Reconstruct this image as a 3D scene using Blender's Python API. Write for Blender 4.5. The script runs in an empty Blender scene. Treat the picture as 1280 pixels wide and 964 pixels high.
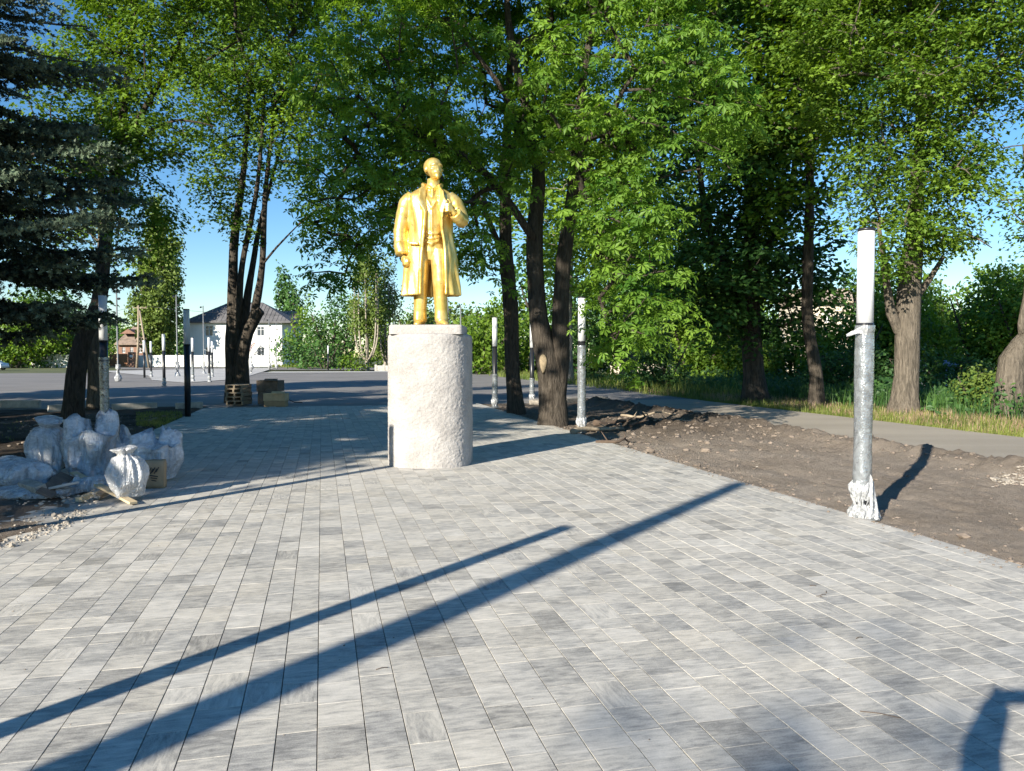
import bpy, bmesh, math, random
import numpy as np
from mathutils import Vector, Matrix, noise as mnoise

S = bpy.context.scene
COL = S.collection
R = math.radians
rng = np.random.default_rng(7)
random.seed(7)

# ------------------------------------------------------------------ camera, sky, sun
CAM_H = 1.70
FPX = 960.0                      # focal length in photo pixels (1280 wide)
PITCH = math.atan(36 / FPX)
cam_d = bpy.data.cameras.new('camera')
cam = bpy.data.objects.new('camera', cam_d)
COL.objects.link(cam)
cam.location = (0, 0, CAM_H)
cam.rotation_euler = (R(90) - PITCH, 0, 0)
cam_d.sensor_width = 36
cam_d.lens = 36 * FPX / 1280
cam_d.clip_start = 0.03
cam_d.clip_end = 4000
S.camera = cam

SUN_EL = 22.0
SUN_AZ = 34.5                    # shadows fall this far right of straight ahead
LD = Vector((math.sin(R(SUN_AZ)) * math.cos(R(SUN_EL)), math.cos(R(SUN_AZ)) * math.cos(R(SUN_EL)), -math.sin(R(SUN_EL))))
world = bpy.data.worlds.new('World')
S.world = world
world.use_nodes = True
wn = world.node_tree
sky = wn.nodes.new('ShaderNodeTexSky')
sky.sky_type = 'NISHITA'
sky.sun_disc = False
sky.sun_elevation = R(SUN_EL)
sky.sun_rotation = R(180 + SUN_AZ)
sky.air_density = 1.0
sky.dust_density = 0.0
sky.ozone_density = 3.0
skh = wn.nodes.new('ShaderNodeHueSaturation'); skh.inputs['Saturation'].default_value = 1.25; skh.inputs['Hue'].default_value = 0.502
wn.links.new(sky.outputs[0], skh.inputs['Color']); wn.links.new(skh.outputs[0], wn.nodes['Background'].inputs[0])
wn.nodes['Background'].inputs[1].default_value = 0.084
sun_d = bpy.data.lights.new('sun', 'SUN')
sun_d.energy = 5.0
sun_d.angle = R(0.53)
sun_d.color = (1.0, 0.93, 0.80)
sun_o = bpy.data.objects.new('sun', sun_d)
COL.objects.link(sun_o)
sun_o.rotation_euler = LD.to_track_quat('-Z', 'Y').to_euler()
S.view_settings.view_transform = 'Standard'
S.view_settings.look = 'None'
S.view_settings.exposure = 1.05
S.view_settings.gamma = 1.0
S.render.resolution_x = 1024
S.render.resolution_y = 771

# ------------------------------------------------------------------ coordinates
CP, SP = math.cos(PITCH), math.sin(PITCH)
def ray(px, py):
    u = (px - 640) / FPX; v = (482 - py) / FPX
    return Vector((u, CP + v * SP, -SP + v * CP))
def G(px, py, z=0.0):            # point of height z seen at a pixel
    r = ray(px, py); k = (z - CAM_H) / r.z
    return Vector((r.x * k, r.y * k, z))
def P(px, py, D):                # point at distance D ahead seen at a pixel
    r = ray(px, py); k = D / r.y
    return Vector((r.x * k, D, CAM_H + r.z * k))
TH = R(13.9)
def W(t, s, z=0.0):              # frame of the paving rows
    return Vector((t * math.cos(TH) - s * math.sin(TH), t * math.sin(TH) + s * math.cos(TH), z))
def TS(x, y):
    return (x * math.cos(TH) + y * math.sin(TH), -x * math.sin(TH) + y * math.cos(TH))

# ------------------------------------------------------------------ noise
def _h(ix, iy, iz):
    n = (ix * 374761393 + iy * 668265263 + iz * 2147483647 * 0 + iz * 1274126177) & 0xffffffff
    n = ((n ^ (n >> 13)) * 1103515245) & 0xffffffff
    n = (n ^ (n >> 16)) & 0xffffffff
    return n / 4294967295.0
def vn(p):
    p = np.asarray(p, float); f = np.floor(p).astype(np.int64); w = p - f; w = w * w * (3 - 2 * w)
    o = 0
    for a in (0, 1):
        for b in (0, 1):
            for c in (0, 1):
                k = (w[:, 0] if a else 1 - w[:, 0]) * (w[:, 1] if b else 1 - w[:, 1]) * (w[:, 2] if c else 1 - w[:, 2])
                o = o + k * _h(f[:, 0] + a, f[:, 1] + b, f[:, 2] + c)
    return o * 2 - 1
def fbm(p, oct=4, gain=0.5):
    p = np.asarray(p, float); o = 0; a = 1; tot = 0
    for i in range(oct):
        o = o + a * vn(p * 2 ** i + 17.3 * i); tot += a; a *= gain
    return o / tot

# ------------------------------------------------------------------ objects
def tag(o, label=None, cat=None, group=None, kind=None):
    if label: o['label'] = label
    if cat: o['category'] = cat
    if group: o['group'] = group
    if kind: o['kind'] = kind
    return o
def thing(name, label, cat, loc=(0, 0, 0), rz=0, group=None):
    o = bpy.data.objects.new(name, None); COL.objects.link(o)
    o.location = loc; o.rotation_euler = (0, 0, rz); o.empty_display_size = 0.2
    return tag(o, label, cat, group)
def link(name, me, m=None, parent=None, loc=None):
    o = bpy.data.objects.new(name, me); COL.objects.link(o)
    if m is not None and not me.materials: me.materials.append(m)
    if parent is not None: o.parent = parent
    if loc is not None: o.location = loc
    return o
def fmesh(name, V, F, tone=None, smooth=False, uv=None):
    """fast mesh: V (n,3), F (m,k) with k constant"""
    V = np.asarray(V, np.float32); F = np.asarray(F, np.int32)
    me = bpy.data.meshes.new(name); m, k = F.shape
    me.vertices.add(len(V)); me.vertices.foreach_set('co', V.ravel())
    me.loops.add(m * k); me.loops.foreach_set('vertex_index', F.ravel())
    me.polygons.add(m); me.polygons.foreach_set('loop_start', np.arange(0, m * k, k, dtype=np.int32))
    me.polygons.foreach_set('loop_total', np.full(m, k, np.int32))
    me.polygons.foreach_set('use_smooth', np.full(m, smooth))
    me.update(calc_edges=True)
    if tone is not None:
        a = me.attributes.new('tone', 'FLOAT', 'FACE'); a.data.foreach_set('value', np.asarray(tone, np.float32))
    if uv is not None:
        l = me.uv_layers.new(name='uv'); l.data.foreach_set('uv', np.asarray(uv, np.float32).ravel())
    return me
def bmesh_to(name, bm, smooth=False):
    me = bpy.data.meshes.new(name); bm.to_mesh(me); bm.free()
    if smooth: me.polygons.foreach_set('use_smooth', np.ones(len(me.polygons), bool))
    return me
class MB:
    """collects quads and polygons"""
    def __init__(s): s.v = []; s.f = []; s.sm = []
    def add(s, vs, fs, smooth=False):
        b = len(s.v); s.v += [tuple(v) for v in vs]; s.f += [tuple(i + b for i in f) for f in fs]; s.sm += [smooth] * len(fs); return s
    def box(s, c, d, rz=0, rx=0, ry=0, bev=0.0):
        c = Vector(c); M = Matrix.Rotation(rz, 3, 'Z') @ Matrix.Rotation(ry, 3, 'Y') @ Matrix.Rotation(rx, 3, 'X')
        if bev > 0:
            bm = bmesh.new(); bmesh.ops.create_cube(bm, size=1)
            for v in bm.verts: v.co = Vector((v.co.x * d[0], v.co.y * d[1], v.co.z * d[2]))
            bmesh.ops.bevel(bm, geom=bm.edges[:], offset=bev, segments=1, affect='EDGES')
            bm.verts.index_update()
            s.add([c + M @ v.co for v in bm.verts], [[v.index for v in f.verts] for f in bm.faces]); bm.free(); return s
        vs = [c + M @ Vector((x * d[0] / 2, y * d[1] / 2, z * d[2] / 2)) for x in (-1, 1) for y in (-1, 1) for z in (-1, 1)]
        return s.add(vs, [(0, 1, 3, 2), (4, 6, 7, 5), (0, 4, 5, 1), (2, 3, 7, 6), (0, 2, 6, 4), (1, 5, 7, 3)])
    def tube(s, pts, rad, n=8, cap=True, sc=(1, 1)):
        pts = [Vector(p) for p in pts]; rad = rad if hasattr(rad, '__len__') else [rad] * len(pts)
        vs = []; fs = []; ref = None
        for i, p in enumerate(pts):
            d = (pts[min(i + 1, len(pts) - 1)] - pts[max(i - 1, 0)]).normalized()
            if ref is None: ref = Vector((1, 0, 0)) if abs(d.x) < 0.8 else Vector((0, 1, 0))
            a = (ref - d * ref.dot(d)).normalized(); b = d.cross(a); ref = a
            for k in range(n):
                t = 2 * math.pi * k / n
                vs.append(p + (a * math.cos(t) * sc[0] + b * math.sin(t) * sc[1]) * rad[i])
        for i in range(len(pts) - 1):
            for k in range(n):
                k2 = (k + 1) % n
                fs.append((i * n + k, i * n + k2, (i + 1) * n + k2, (i + 1) * n + k))
        s.add(vs, fs, True)
        if cap:
            b = len(s.v) - len(vs)
            s.f += [tuple(b + k for k in reversed(range(n))), tuple(b + (len(pts) - 1) * n + k for k in range(n))]; s.sm += [False, False]
        return s
    def loft(s, rings, cap=True):
        """rings: list of lists of points, equal length"""
        n = len(rings[0]); vs = [p for r in rings for p in r]
        fs = [(i * n + k, i * n + (k + 1) % n, (i + 1) * n + (k + 1) % n, (i + 1) * n + k) for i in range(len(rings) - 1) for k in range(n)]
        s.add(vs, fs, True)
        if cap:
            b = len(s.v) - len(vs)
            s.f += [tuple(b + k for k in reversed(range(n))), tuple(b + (len(rings) - 1) * n + k for k in range(n))]; s.sm += [False, False]
        return s
    def ball(s, c, r, M=None, u=16, v=10):
        c = Vector(c); r = (r, r, r) if not hasattr(r, '__len__') else r
        rings = []
        for i in range(1, v):
            th = math.pi * i / v
            ring = []
            for k in range(u):
                ph = 2 * math.pi * k / u
                q = Vector((r[0] * math.sin(th) * math.cos(ph), r[1] * math.sin(th) * math.sin(ph), -r[2] * math.cos(th)))
                if M is not None: q = M @ q
                ring.append(c + q)
            rings.append(ring)
        return s.loft(rings)
    def mesh(s, name):
        me = bpy.data.meshes.new(name); me.from_pydata(s.v, [], s.f)
        me.polygons.foreach_set('use_smooth', s.sm); me.update(); return me
    def obj(s, name, m, parent=None, loc=None):
        return link(name, s.mesh(name), m, parent, loc)
def copy_tree(o, parent=None):
    c = o.copy(); COL.objects.link(c)
    if parent is not None: c.parent = parent
    for ch in list(o.children): copy_tree(ch, c)
    return c

# ------------------------------------------------------------------ materials
class NT:
    def __init__(s, name):
        s.m = bpy.data.materials.new(name); s.m.use_nodes = True; s.t = s.m.node_tree
        s.b = s.t.nodes['Principled BSDF']; s.out = s.t.nodes['Material Output']
    def n(s, t, **k):
        x = s.t.nodes.new(t)
        for a, b in k.items(): setattr(x, a, b)
        return x
    def l(s, a, b): s.t.links.new(a, b)
    def coord(s, kind='Object', scale=(1, 1, 1), rot=(0, 0, 0)):
        c = s.n('ShaderNodeTexCoord'); m = s.n('ShaderNodeMapping')
        m.inputs['Scale'].default_value = scale; m.inputs['Rotation'].default_value = rot
        s.l(c.outputs[kind], m.inputs['Vector']); return m.outputs[0]
    def noise(s, vec, scale, detail=5, rough=0.55, dist=0):
        x = s.n('ShaderNodeTexNoise'); x.inputs['Scale'].default_value = scale; x.inputs['Detail'].default_value = detail
        x.inputs['Roughness'].default_value = rough; x.inputs['Distortion'].default_value = dist
        if vec is not None: s.l(vec, x.inputs['Vector'])
        return x.outputs['Fac']
    def ramp(s, fac, stops, interp='LINEAR'):
        x = s.n('ShaderNodeValToRGB'); x.color_ramp.interpolation = interp
        e = x.color_ramp.elements
        while len(e) < len(stops): e.new(0.5)
        for q, (p, c) in zip(e, stops):
            q.position = p; q.color = (*c, 1) if hasattr(c, '__len__') else (c, c, c, 1)
        s.l(fac, x.inputs[0]); return x.outputs[0]
    def mix(s, fac, a, b, mode='MIX'):
        x = s.n('ShaderNodeMix', data_type='RGBA', blend_type=mode)
        for i, v in ((0, fac), (6, a), (7, b)):
            if hasattr(v, 'is_output'): s.l(v, x.inputs[i])
            elif i == 0: x.inputs[0].default_value = v
            else: x.inputs[i].default_value = (*v, 1) if hasattr(v, '__len__') else (v, v, v, 1)
        return x.outputs[2]
    def math(s, op, a, b=0.0):
        x = s.n('ShaderNodeMath', operation=op)
        for i, v in ((0, a), (1, b)):
            if hasattr(v, 'is_output'): s.l(v, x.inputs[i])
            else: x.inputs[i].default_value = v
        return x.outputs[0]
    def bump(s, h, strength=0.5, dist=0.01, prev=None):
        x = s.n('ShaderNodeBump'); x.inputs['Strength'].default_value = strength; x.inputs['Distance'].default_value = dist
        s.l(h, x.inputs['Height'])
        if prev is not None: s.l(prev, x.inputs['Normal'])
        s.l(x.outputs[0], s.b.inputs['Normal']); return x.outputs[0]
    def set(s, **k):
        for a, v in k.items():
            i = s.b.inputs[{'color': 'Base Color', 'rough': 'Roughness', 'metal': 'Metallic', 'spec': 'Specular IOR Level', 'alpha': 'Alpha', 'coat': 'Coat Weight'}[a]]
            if hasattr(v, 'is_output'): s.l(v, i)
            else: i.default_value = (*v, 1) if hasattr(v, '__len__') else v
        return s
    def attr(s, name):
        x = s.n('ShaderNodeAttribute'); x.attribute_name = name; return x.outputs['Fac']

def simple(name, c, rough=0.6, metal=0, var=0.15, scale=6, bump=0.0, coords='Object'):
    t = NT(name); v = t.coord(coords)
    f = t.noise(v, scale, 6, 0.6)
    lo = tuple(x * (1 - var) for x in c); hi = tuple(min(1, x * (1 + var)) for x in c)
    t.set(color=t.ramp(f, [(0.3, lo), (0.7, hi)]), rough=rough, metal=metal)
    if bump: t.bump(t.noise(v, scale * 8, 4), 0.5, bump)
    return t.m

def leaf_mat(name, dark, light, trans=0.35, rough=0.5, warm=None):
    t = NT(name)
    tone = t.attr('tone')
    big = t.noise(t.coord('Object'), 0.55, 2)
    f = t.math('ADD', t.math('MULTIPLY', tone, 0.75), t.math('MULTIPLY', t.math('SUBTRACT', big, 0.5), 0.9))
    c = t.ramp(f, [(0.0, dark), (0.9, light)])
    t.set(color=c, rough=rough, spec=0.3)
    tr = t.n('ShaderNodeBsdfTranslucent')
    hsv = t.n('ShaderNodeHueSaturation'); hsv.inputs['Hue'].default_value = 0.492; hsv.inputs['Saturation'].default_value = 1.1; hsv.inputs['Value'].default_value = 1.25
    t.l(c, hsv.inputs['Color']); t.l(hsv.outputs[0], tr.inputs['Color'])
    mx = t.n('ShaderNodeMixShader'); mx.inputs[0].default_value = trans
    t.l(t.b.outputs[0], mx.inputs[1]); t.l(tr.outputs[0], mx.inputs[2]); t.l(mx.outputs[0], t.out.inputs[0])
    return t.m
M = {}
M['chestnut'] = leaf_mat('chestnut_leaf', (0.045, 0.135, 0.018), (0.28, 0.44, 0.055), 0.45)
M['maple'] = leaf_mat('maple_leaf', (0.05, 0.125, 0.018), (0.28, 0.42, 0.05), 0.45)
M['darkleaf'] = leaf_mat('dark_leaf', (0.030, 0.085, 0.022), (0.10, 0.21, 0.04), 0.25)
M['bright'] = leaf_mat('bright_leaf', (0.06, 0.13, 0.015), (0.20, 0.30, 0.03))
M['poplar'] = leaf_mat('poplar_leaf', (0.07, 0.12, 0.02), (0.22, 0.29, 0.06), 0.3)
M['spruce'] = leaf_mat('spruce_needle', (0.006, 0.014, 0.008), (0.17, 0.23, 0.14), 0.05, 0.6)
M['grass'] = leaf_mat('grass_blade', (0.07, 0.12, 0.02), (0.30, 0.32, 0.08), 0.3)
M['drygrass'] = leaf_mat('dry_grass_blade', (0.32, 0.21, 0.13), (0.58, 0.41, 0.29), 0.25)
M['weeds'] = leaf_mat('weed_leaf', (0.025, 0.075, 0.022), (0.10, 0.20, 0.045), 0.3)

def bark_mat(name, dark, light, st=7):
    t = NT(name); v = t.coord('Object', (st, st, st * 0.18)); v2 = t.coord('Object')
    a = t.noise(v, 2.2, 8, 0.65, 0.6); b = t.noise(v2, 1.3, 3)
    c = t.mix(t.math('MULTIPLY', b, 0.7), t.ramp(a, [(0.38, dark), (0.60, light)]), tuple(x * 0.75 for x in light))
    t.set(color=c, rough=0.9, spec=0.15); t.bump(a, 1.0, 0.12); return t.m
M['bark'] = bark_mat('bark', (0.028, 0.023, 0.018), (0.12, 0.10, 0.08))
M['bark_light'] = bark_mat('light_bark', (0.07, 0.06, 0.048), (0.22, 0.185, 0.145))
M['bark_pale'] = bark_mat('pale_bark', (0.20, 0.17, 0.13), (0.50, 0.44, 0.36))
M['scar'] = simple('shaded_scar', (0.27, 0.21, 0.13), 0.85, var=0.3, scale=14)  # bare wood of the wound, colour darkened to stand for shade
M['cut'] = simple('cut_wood', (0.55, 0.42, 0.24), 0.8, var=0.25, scale=14)

def paving_mat():
    t = NT('paving_stone')
    uv = t.n('ShaderNodeUVMap').outputs[0]
    mp = t.n('ShaderNodeMapping'); mp.inputs['Scale'].default_value = (8, 40, 1); t.l(uv, mp.inputs[0])
    a = t.noise(mp.outputs[0], 1.0, 7, 0.62, 0.7)
    mp2 = t.n('ShaderNodeMapping'); mp2.inputs['Scale'].default_value = (6, 9, 1); t.l(uv, mp2.inputs[0])
    b = t.noise(mp2.outputs[0], 1.0, 4, 0.6, 0.5)
    fine = t.noise(uv, 150, 4, 0.8)
    tone = t.attr('tone')
    f = t.math('ADD', t.math('MULTIPLY', a, 0.66), t.math('MULTIPLY', tone, 0.17))
    f = t.math('ADD', f, t.math('MULTIPLY', t.math('SUBTRACT', b, 0.5), 0.45))
    f = t.math('ADD', f, t.math('MULTIPLY', t.math('SUBTRACT', fine, 0.5), 0.55))
    c = t.ramp(f, [(0.14, (0.20, 0.20, 0.20)), (0.31, (0.35, 0.345, 0.335)), (0.43, (0.50, 0.485, 0.455)), (0.62, (0.65, 0.625, 0.585))])
    warm = t.attr('warm')
    c = t.mix(warm, c, t.mix(1.0, c, (1.0, 0.93, 0.80), 'MULTIPLY')); c = t.mix(1.0, c, (1.0, 0.98, 0.94), "MULTIPLY")
    # dusty wear and footprints across stones
    d = t.noise(t.coord('Generated'), 9, 5, 0.6)
    c = t.mix(t.math('MULTIPLY', t.ramp(d, [(0.5, 0.0), (0.75, 1.0)]), 0.35), c, (0.50, 0.48, 0.44))
    t.set(color=c, rough=0.82, spec=0.3)
    t.bump(t.math('ADD', fine, t.math('MULTIPLY', a, 0.5)), 0.45, 0.002)
    return t.m
M['paver'] = paving_mat()

def asphalt_mat(name, base, warm):
    t = NT(name); v = t.coord('Object')
    a = t.noise(v, 0.25, 6, 0.6); b = t.noise(v, 60, 4, 0.75); s = t.noise(t.coord('Object', (0.05, 0.9, 1), (0, 0, R(4))), 1.0, 5, 0.6)
    f = t.math('ADD', t.math('MULTIPLY', a, 0.35), t.math('ADD', t.math('MULTIPLY', b, 0.4), t.math('MULTIPLY', s, 0.3)))
    t.set(color=t.ramp(f, [(0.35, tuple(x * 0.75 for x in base)), (0.7, warm)]), rough=0.9, spec=0.25); t.bump(b, 0.6, 0.006); return t.m
M['asphalt'] = asphalt_mat('lot_asphalt', (0.19, 0.178, 0.168), (0.29, 0.27, 0.25))
M['road'] = asphalt_mat('road_asphalt', (0.34, 0.295, 0.235), (0.44, 0.385, 0.31))
def dirt_mat():
    t = NT('dirt'); v = t.coord('Object')
    a = t.noise(v, 0.8, 7, 0.62, 0.4); b = t.noise(v, 22, 6, 0.7); g = t.noise(v, 130, 3, 0.7)
    tr = t.noise(t.coord('Object', (1.3, 0.35, 1), (0, 0, -TH)), 1.5, 4, 0.55)
    f = t.math('ADD', t.math('MULTIPLY', a, 0.45), t.math('ADD', t.math('MULTIPLY', b, 0.36), t.math('ADD', t.math('MULTIPLY', g, 0.12), t.math('MULTIPLY', tr, 0.12))))
    c = t.ramp(f, [(0.33, (0.17, 0.135, 0.105)), (0.41, (0.29, 0.235, 0.185)), (0.54, (0.39, 0.325, 0.265)), (0.68, (0.49, 0.42, 0.35))])
    hum = t.attr('humus'); c = t.mix(hum, c, (0.05, 0.037, 0.028))
    t.set(color=c, rough=0.95, spec=0.1); t.bump(t.math('ADD', b, t.math('MULTIPLY', g, 1.3)), 1.0, 0.035); return t.m
M['dirt'] = dirt_mat()
def ground_mat():
    t = NT('ground'); v = t.coord('Object')
    a = t.noise(v, 0.3, 6, 0.6); b = t.noise(v, 8, 5, 0.7)
    c = t.ramp(t.math('ADD', t.math('MULTIPLY', a, 0.6), t.math('MULTIPLY', b, 0.4)), [(0.35, (0.05, 0.07, 0.02)), (0.55, (0.11, 0.12, 0.045)), (0.7, (0.2, 0.16, 0.09))])
    t.set(color=c, rough=0.95); t.bump(b, 0.8, 0.05); return t.m
M['ground'] = ground_mat()
M['soil'] = simple('bedding', (0.03, 0.027, 0.024), 0.95, var=0.4, scale=30)
M['concrete'] = simple('concrete', (0.42, 0.40, 0.36), 0.9, var=0.3, scale=5, bump=0.004)
M['plaza'] = simple('pale_concrete', (0.46, 0.44, 0.41), 0.9, var=0.2, scale=0.5)

def gold_mat():
    t = NT('gold_paint'); v = t.coord('Object')
    a = t.noise(v, 5, 6, 0.65); st = t.noise(t.coord('Object', (9, 9, 1.6)), 1.6, 5, 0.6)
    wear = t.ramp(t.noise(v, 7.5, 7, 0.7, 0.4), [(0.60, 0.0), (0.70, 1.0)])
    c = t.ramp(t.math('ADD', t.math('MULTIPLY', a, 0.5), t.math('MULTIPLY', st, 0.5)), [(0.35, (0.54, 0.33, 0.06)), (0.50, (0.77, 0.54, 0.15)), (0.66, (0.88, 0.71, 0.31))])
    c = t.mix(t.math('MULTIPLY', wear, 0.7), c, (0.22, 0.13, 0.055))
    t.set(color=c, rough=0.36, metal=0.6, spec=0.5); t.bump(t.math('ADD', a, st), 0.5, 0.012); return t.m
M['gold'] = gold_mat()
def plaster_mat():
    t = NT('roughcast_plaster'); v = t.coord('Object')
    a = t.noise(v, 45, 5, 0.7); b = t.noise(v, 3, 4, 0.6)
    s = t.ramp(t.noise(v, 16, 5, 0.7), [(0.64, 0.0), (0.72, 1.0)])
    c = t.ramp(t.math('ADD', t.math('MULTIPLY', a, 0.5), t.math('MULTIPLY', b, 0.5)), [(0.35, (0.28, 0.262, 0.25)), (0.6, (0.47, 0.445, 0.42))])
    c = t.mix(t.math('MULTIPLY', s, 0.25), c, (0.36, 0.33, 0.31))
    t.set(color=c, rough=0.95, spec=0.15); t.bump(a, 1.0, 0.012); return t.m
M['plaster'] = plaster_mat()
M['black'] = simple('black_painted_metal', (0.018, 0.019, 0.022), 0.35, var=0.3, scale=3)
M['greypole'] = simple('grey_metal', (0.16, 0.17, 0.175), 0.5, var=0.2)
def diffuser_mat():
    t = NT('lamp_diffuser'); t.set(color=(0.86, 0.87, 0.88), rough=0.35, spec=0.5)
    t.b.inputs['Subsurface Weight'].default_value = 0.0
    tr = t.n('ShaderNodeBsdfTranslucent'); tr.inputs[0].default_value = (0.9, 0.91, 0.92, 1)
    mx = t.n('ShaderNodeMixShader'); mx.inputs[0].default_value = 0.25
    t.l(t.b.outputs[0], mx.inputs[1]); t.l(tr.outputs[0], mx.inputs[2]); t.l(mx.outputs[0], t.out.inputs[0]); return t.m
M['diffuser'] = diffuser_mat()
def plastic_mat(name, c, alpha, bub=0):
    t = NT(name); v = t.coord('Object')
    a = t.noise(v, 9, 6, 0.6, 1.2)
    ck = t.noise(t.coord('Object', (1, 1, .28)), 8, 3, 0.5, 1.2); ck2 = t.noise(t.coord('Object', (1, 1, .6), (.3, .2, 0)), 20, 2, 0.5, 1.2)
    cr = t.math('ADD', t.math('ABSOLUTE', t.math('SUBTRACT', ck, 0.5)), t.math('MULTIPLY', t.math('ABSOLUTE', t.math('SUBTRACT', ck2, 0.5)), .5))
    h = t.math('MULTIPLY', cr, -3.0)
    if bub:
        vo = t.n('ShaderNodeTexVoronoi'); vo.inputs['Scale'].default_value = 48; t.l(v, vo.inputs['Vector'])
        h = t.math('ADD', t.math('MULTIPLY', h, .35), t.math('MULTIPLY', vo.outputs['Distance'], -0.6))
    lo = tuple(x * (0.86 if bub else 0.88) for x in c)
    t.set(color=t.ramp(a, [(0.35, lo), (0.65, c)]), rough=0.2 if bub else 0.18, spec=0.9 if bub else .8, metal=0.55 if bub else 0)
    t.bump(h, 0.45 if bub else .9, 0.010 if bub else 0.03)
    if alpha < 1:
        tp = t.n('ShaderNodeBsdfTransparent'); mx = t.n('ShaderNodeMixShader')
        t.l(t.math('MULTIPLY', t.ramp(a, [(0.3, 1.0), (0.62, 0.0)]), 1 - alpha), mx.inputs[0])
        t.l(t.b.outputs[0], mx.inputs[1]); t.l(tp.outputs[0], mx.inputs[2]); t.l(mx.outputs[0], t.out.inputs[0])
    return t.m
M['wrap'] = plastic_mat('bubble_wrap', (0.40, 0.42, 0.44), 0.6, 1)
M['film'] = plastic_mat('crumpled_film', (0.52, 0.53, 0.54), 0.45)
M['bag'] = plastic_mat('plastic_sack', (0.66, 0.68, 0.71), 0.66)
M['bag_white'] = plastic_mat('white_plastic_sack', (0.64, 0.64, 0.64), 0.95)
M['wood'] = simple('weathered_wood', (0.30, 0.24, 0.17), 0.85, var=0.35, scale=9, bump=0.003)
M['freshwood'] = simple('pale_board', (0.56, 0.44, 0.27), 0.8, var=0.2, scale=8, bump=0.002)
M['card'] = simple('cardboard', (0.42, 0.29, 0.17), 0.9, var=0.12, scale=4)
M['darkcard'] = simple('damp_cardboard', (0.17, 0.13, 0.10), 0.9, var=0.3, scale=6)
M['rubble'] = simple('rubble', (0.34, 0.30, 0.25), 0.95, var=0.35, scale=12, bump=0.004)
M['clod'] = simple('clod', (0.20, 0.16, 0.127), 0.95, var=0.4, scale=9, bump=0.004)
M['whitewall'] = simple('white_render', (0.78, 0.77, 0.73), 0.9, var=0.06, scale=0.8)
M['roof'] = simple('grey_brown_roof', (0.115, 0.11, 0.112), 0.85, var=0.3, scale=1.2)
M['tileroof'] = simple('weathered_tile', (0.22, 0.165, 0.13), 0.85, var=0.35, scale=1.5)
M['brick'] = simple('red_brick', (0.24, 0.135, 0.095), 0.9, var=0.25, scale=2)
M['glass'] = simple('window_glass', (0.045, 0.055, 0.07), 0.12, var=0.3, scale=0.7)
M['frame'] = simple('white_frame', (0.7, 0.7, 0.7), 0.6, var=0.05)
M['gate'] = simple('brown_gate', (0.36, 0.17, 0.085), 0.8, var=0.2, scale=3)
M['cream'] = simple('cream_render', (0.66, 0.58, 0.45), 0.9, var=0.08, scale=1)
M['blue'] = simple('blue_sheet_metal', (0.10, 0.20, 0.42), 0.6, var=0.2, scale=1)
M['red'] = simple('red_rail', (0.45, 0.10, 0.08), 0.6)
M['cloth'] = simple('cloth', (0.08, 0.09, 0.14), 0.9)
M['skin'] = simple('skin', (0.55, 0.36, 0.26), 0.6)
M['carpaint'] = simple('white_car_paint', (0.75, 0.76, 0.77), 0.25, var=0.03)
M['tyre'] = simple('tyre', (0.02, 0.02, 0.02), 0.9)
M['label'] = simple('label_print', (0.03, 0.03, 0.03), 0.8)
M['root'] = simple('root_wood', (0.10, 0.07, 0.05), 0.95, var=0.3, scale=12)

#==================================================================== SETTING
def sheet(name, pts, z, m, kind='structure', div=0):
    me = bpy.data.meshes.new(name); me.from_pydata([(p[0], p[1], z) for p in pts], [], [tuple(range(len(pts)))]); me.update()
    if me.polygons[0].normal.z < 0: me.flip_normals()
    return tag(link(name, me, m), kind=kind)
sheet('ground', [(-1500, -600), (1500, -600), (1500, 2500), (-1500, 2500)], -0.16, M['ground'])
T_L, T_R, S_END = -3.8, 5.45, 27.0
T_ROAD0, T_ROAD1 = 10.5, 14.8
lot = [W(-90, 28.0), W(14.9, 28.0), W(17.5, 50), W(20, 76), G(640, 466), G(345, 464.5), W(-90, 92)]
sheet('parking_lot', lot, -0.06, M['asphalt'])
sheet('road', [W(T_ROAD0 - .8, -12), W(T_ROAD1, -12), W(T_ROAD1, 29.0), W(T_ROAD0 - .8, 29.0)], -0.055, M['road'])
sheet('far_pavement', [G(120, 463.5), G(345, 459.3), G(300, 473), G(232, 478), G(190, 474.5), G(185, 469)], -0.03, M['plaza'])
sheet('far_kerb_strip', [G(330, 465.8), G(500, 465.2), G(500, 463.8), G(340, 464.2)], -0.026, M['plaza'])
sheet('far_road', [G(150, 461.5), G(560, 462.5), G(560, 459.5), G(150, 458.8)], -0.05, M['asphalt'])
sheet('paving_bed', [W(T_L, -4), W(T_R, -4), W(T_R, S_END), W(T_L, S_END)], -0.014, M['soil'])

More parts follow.
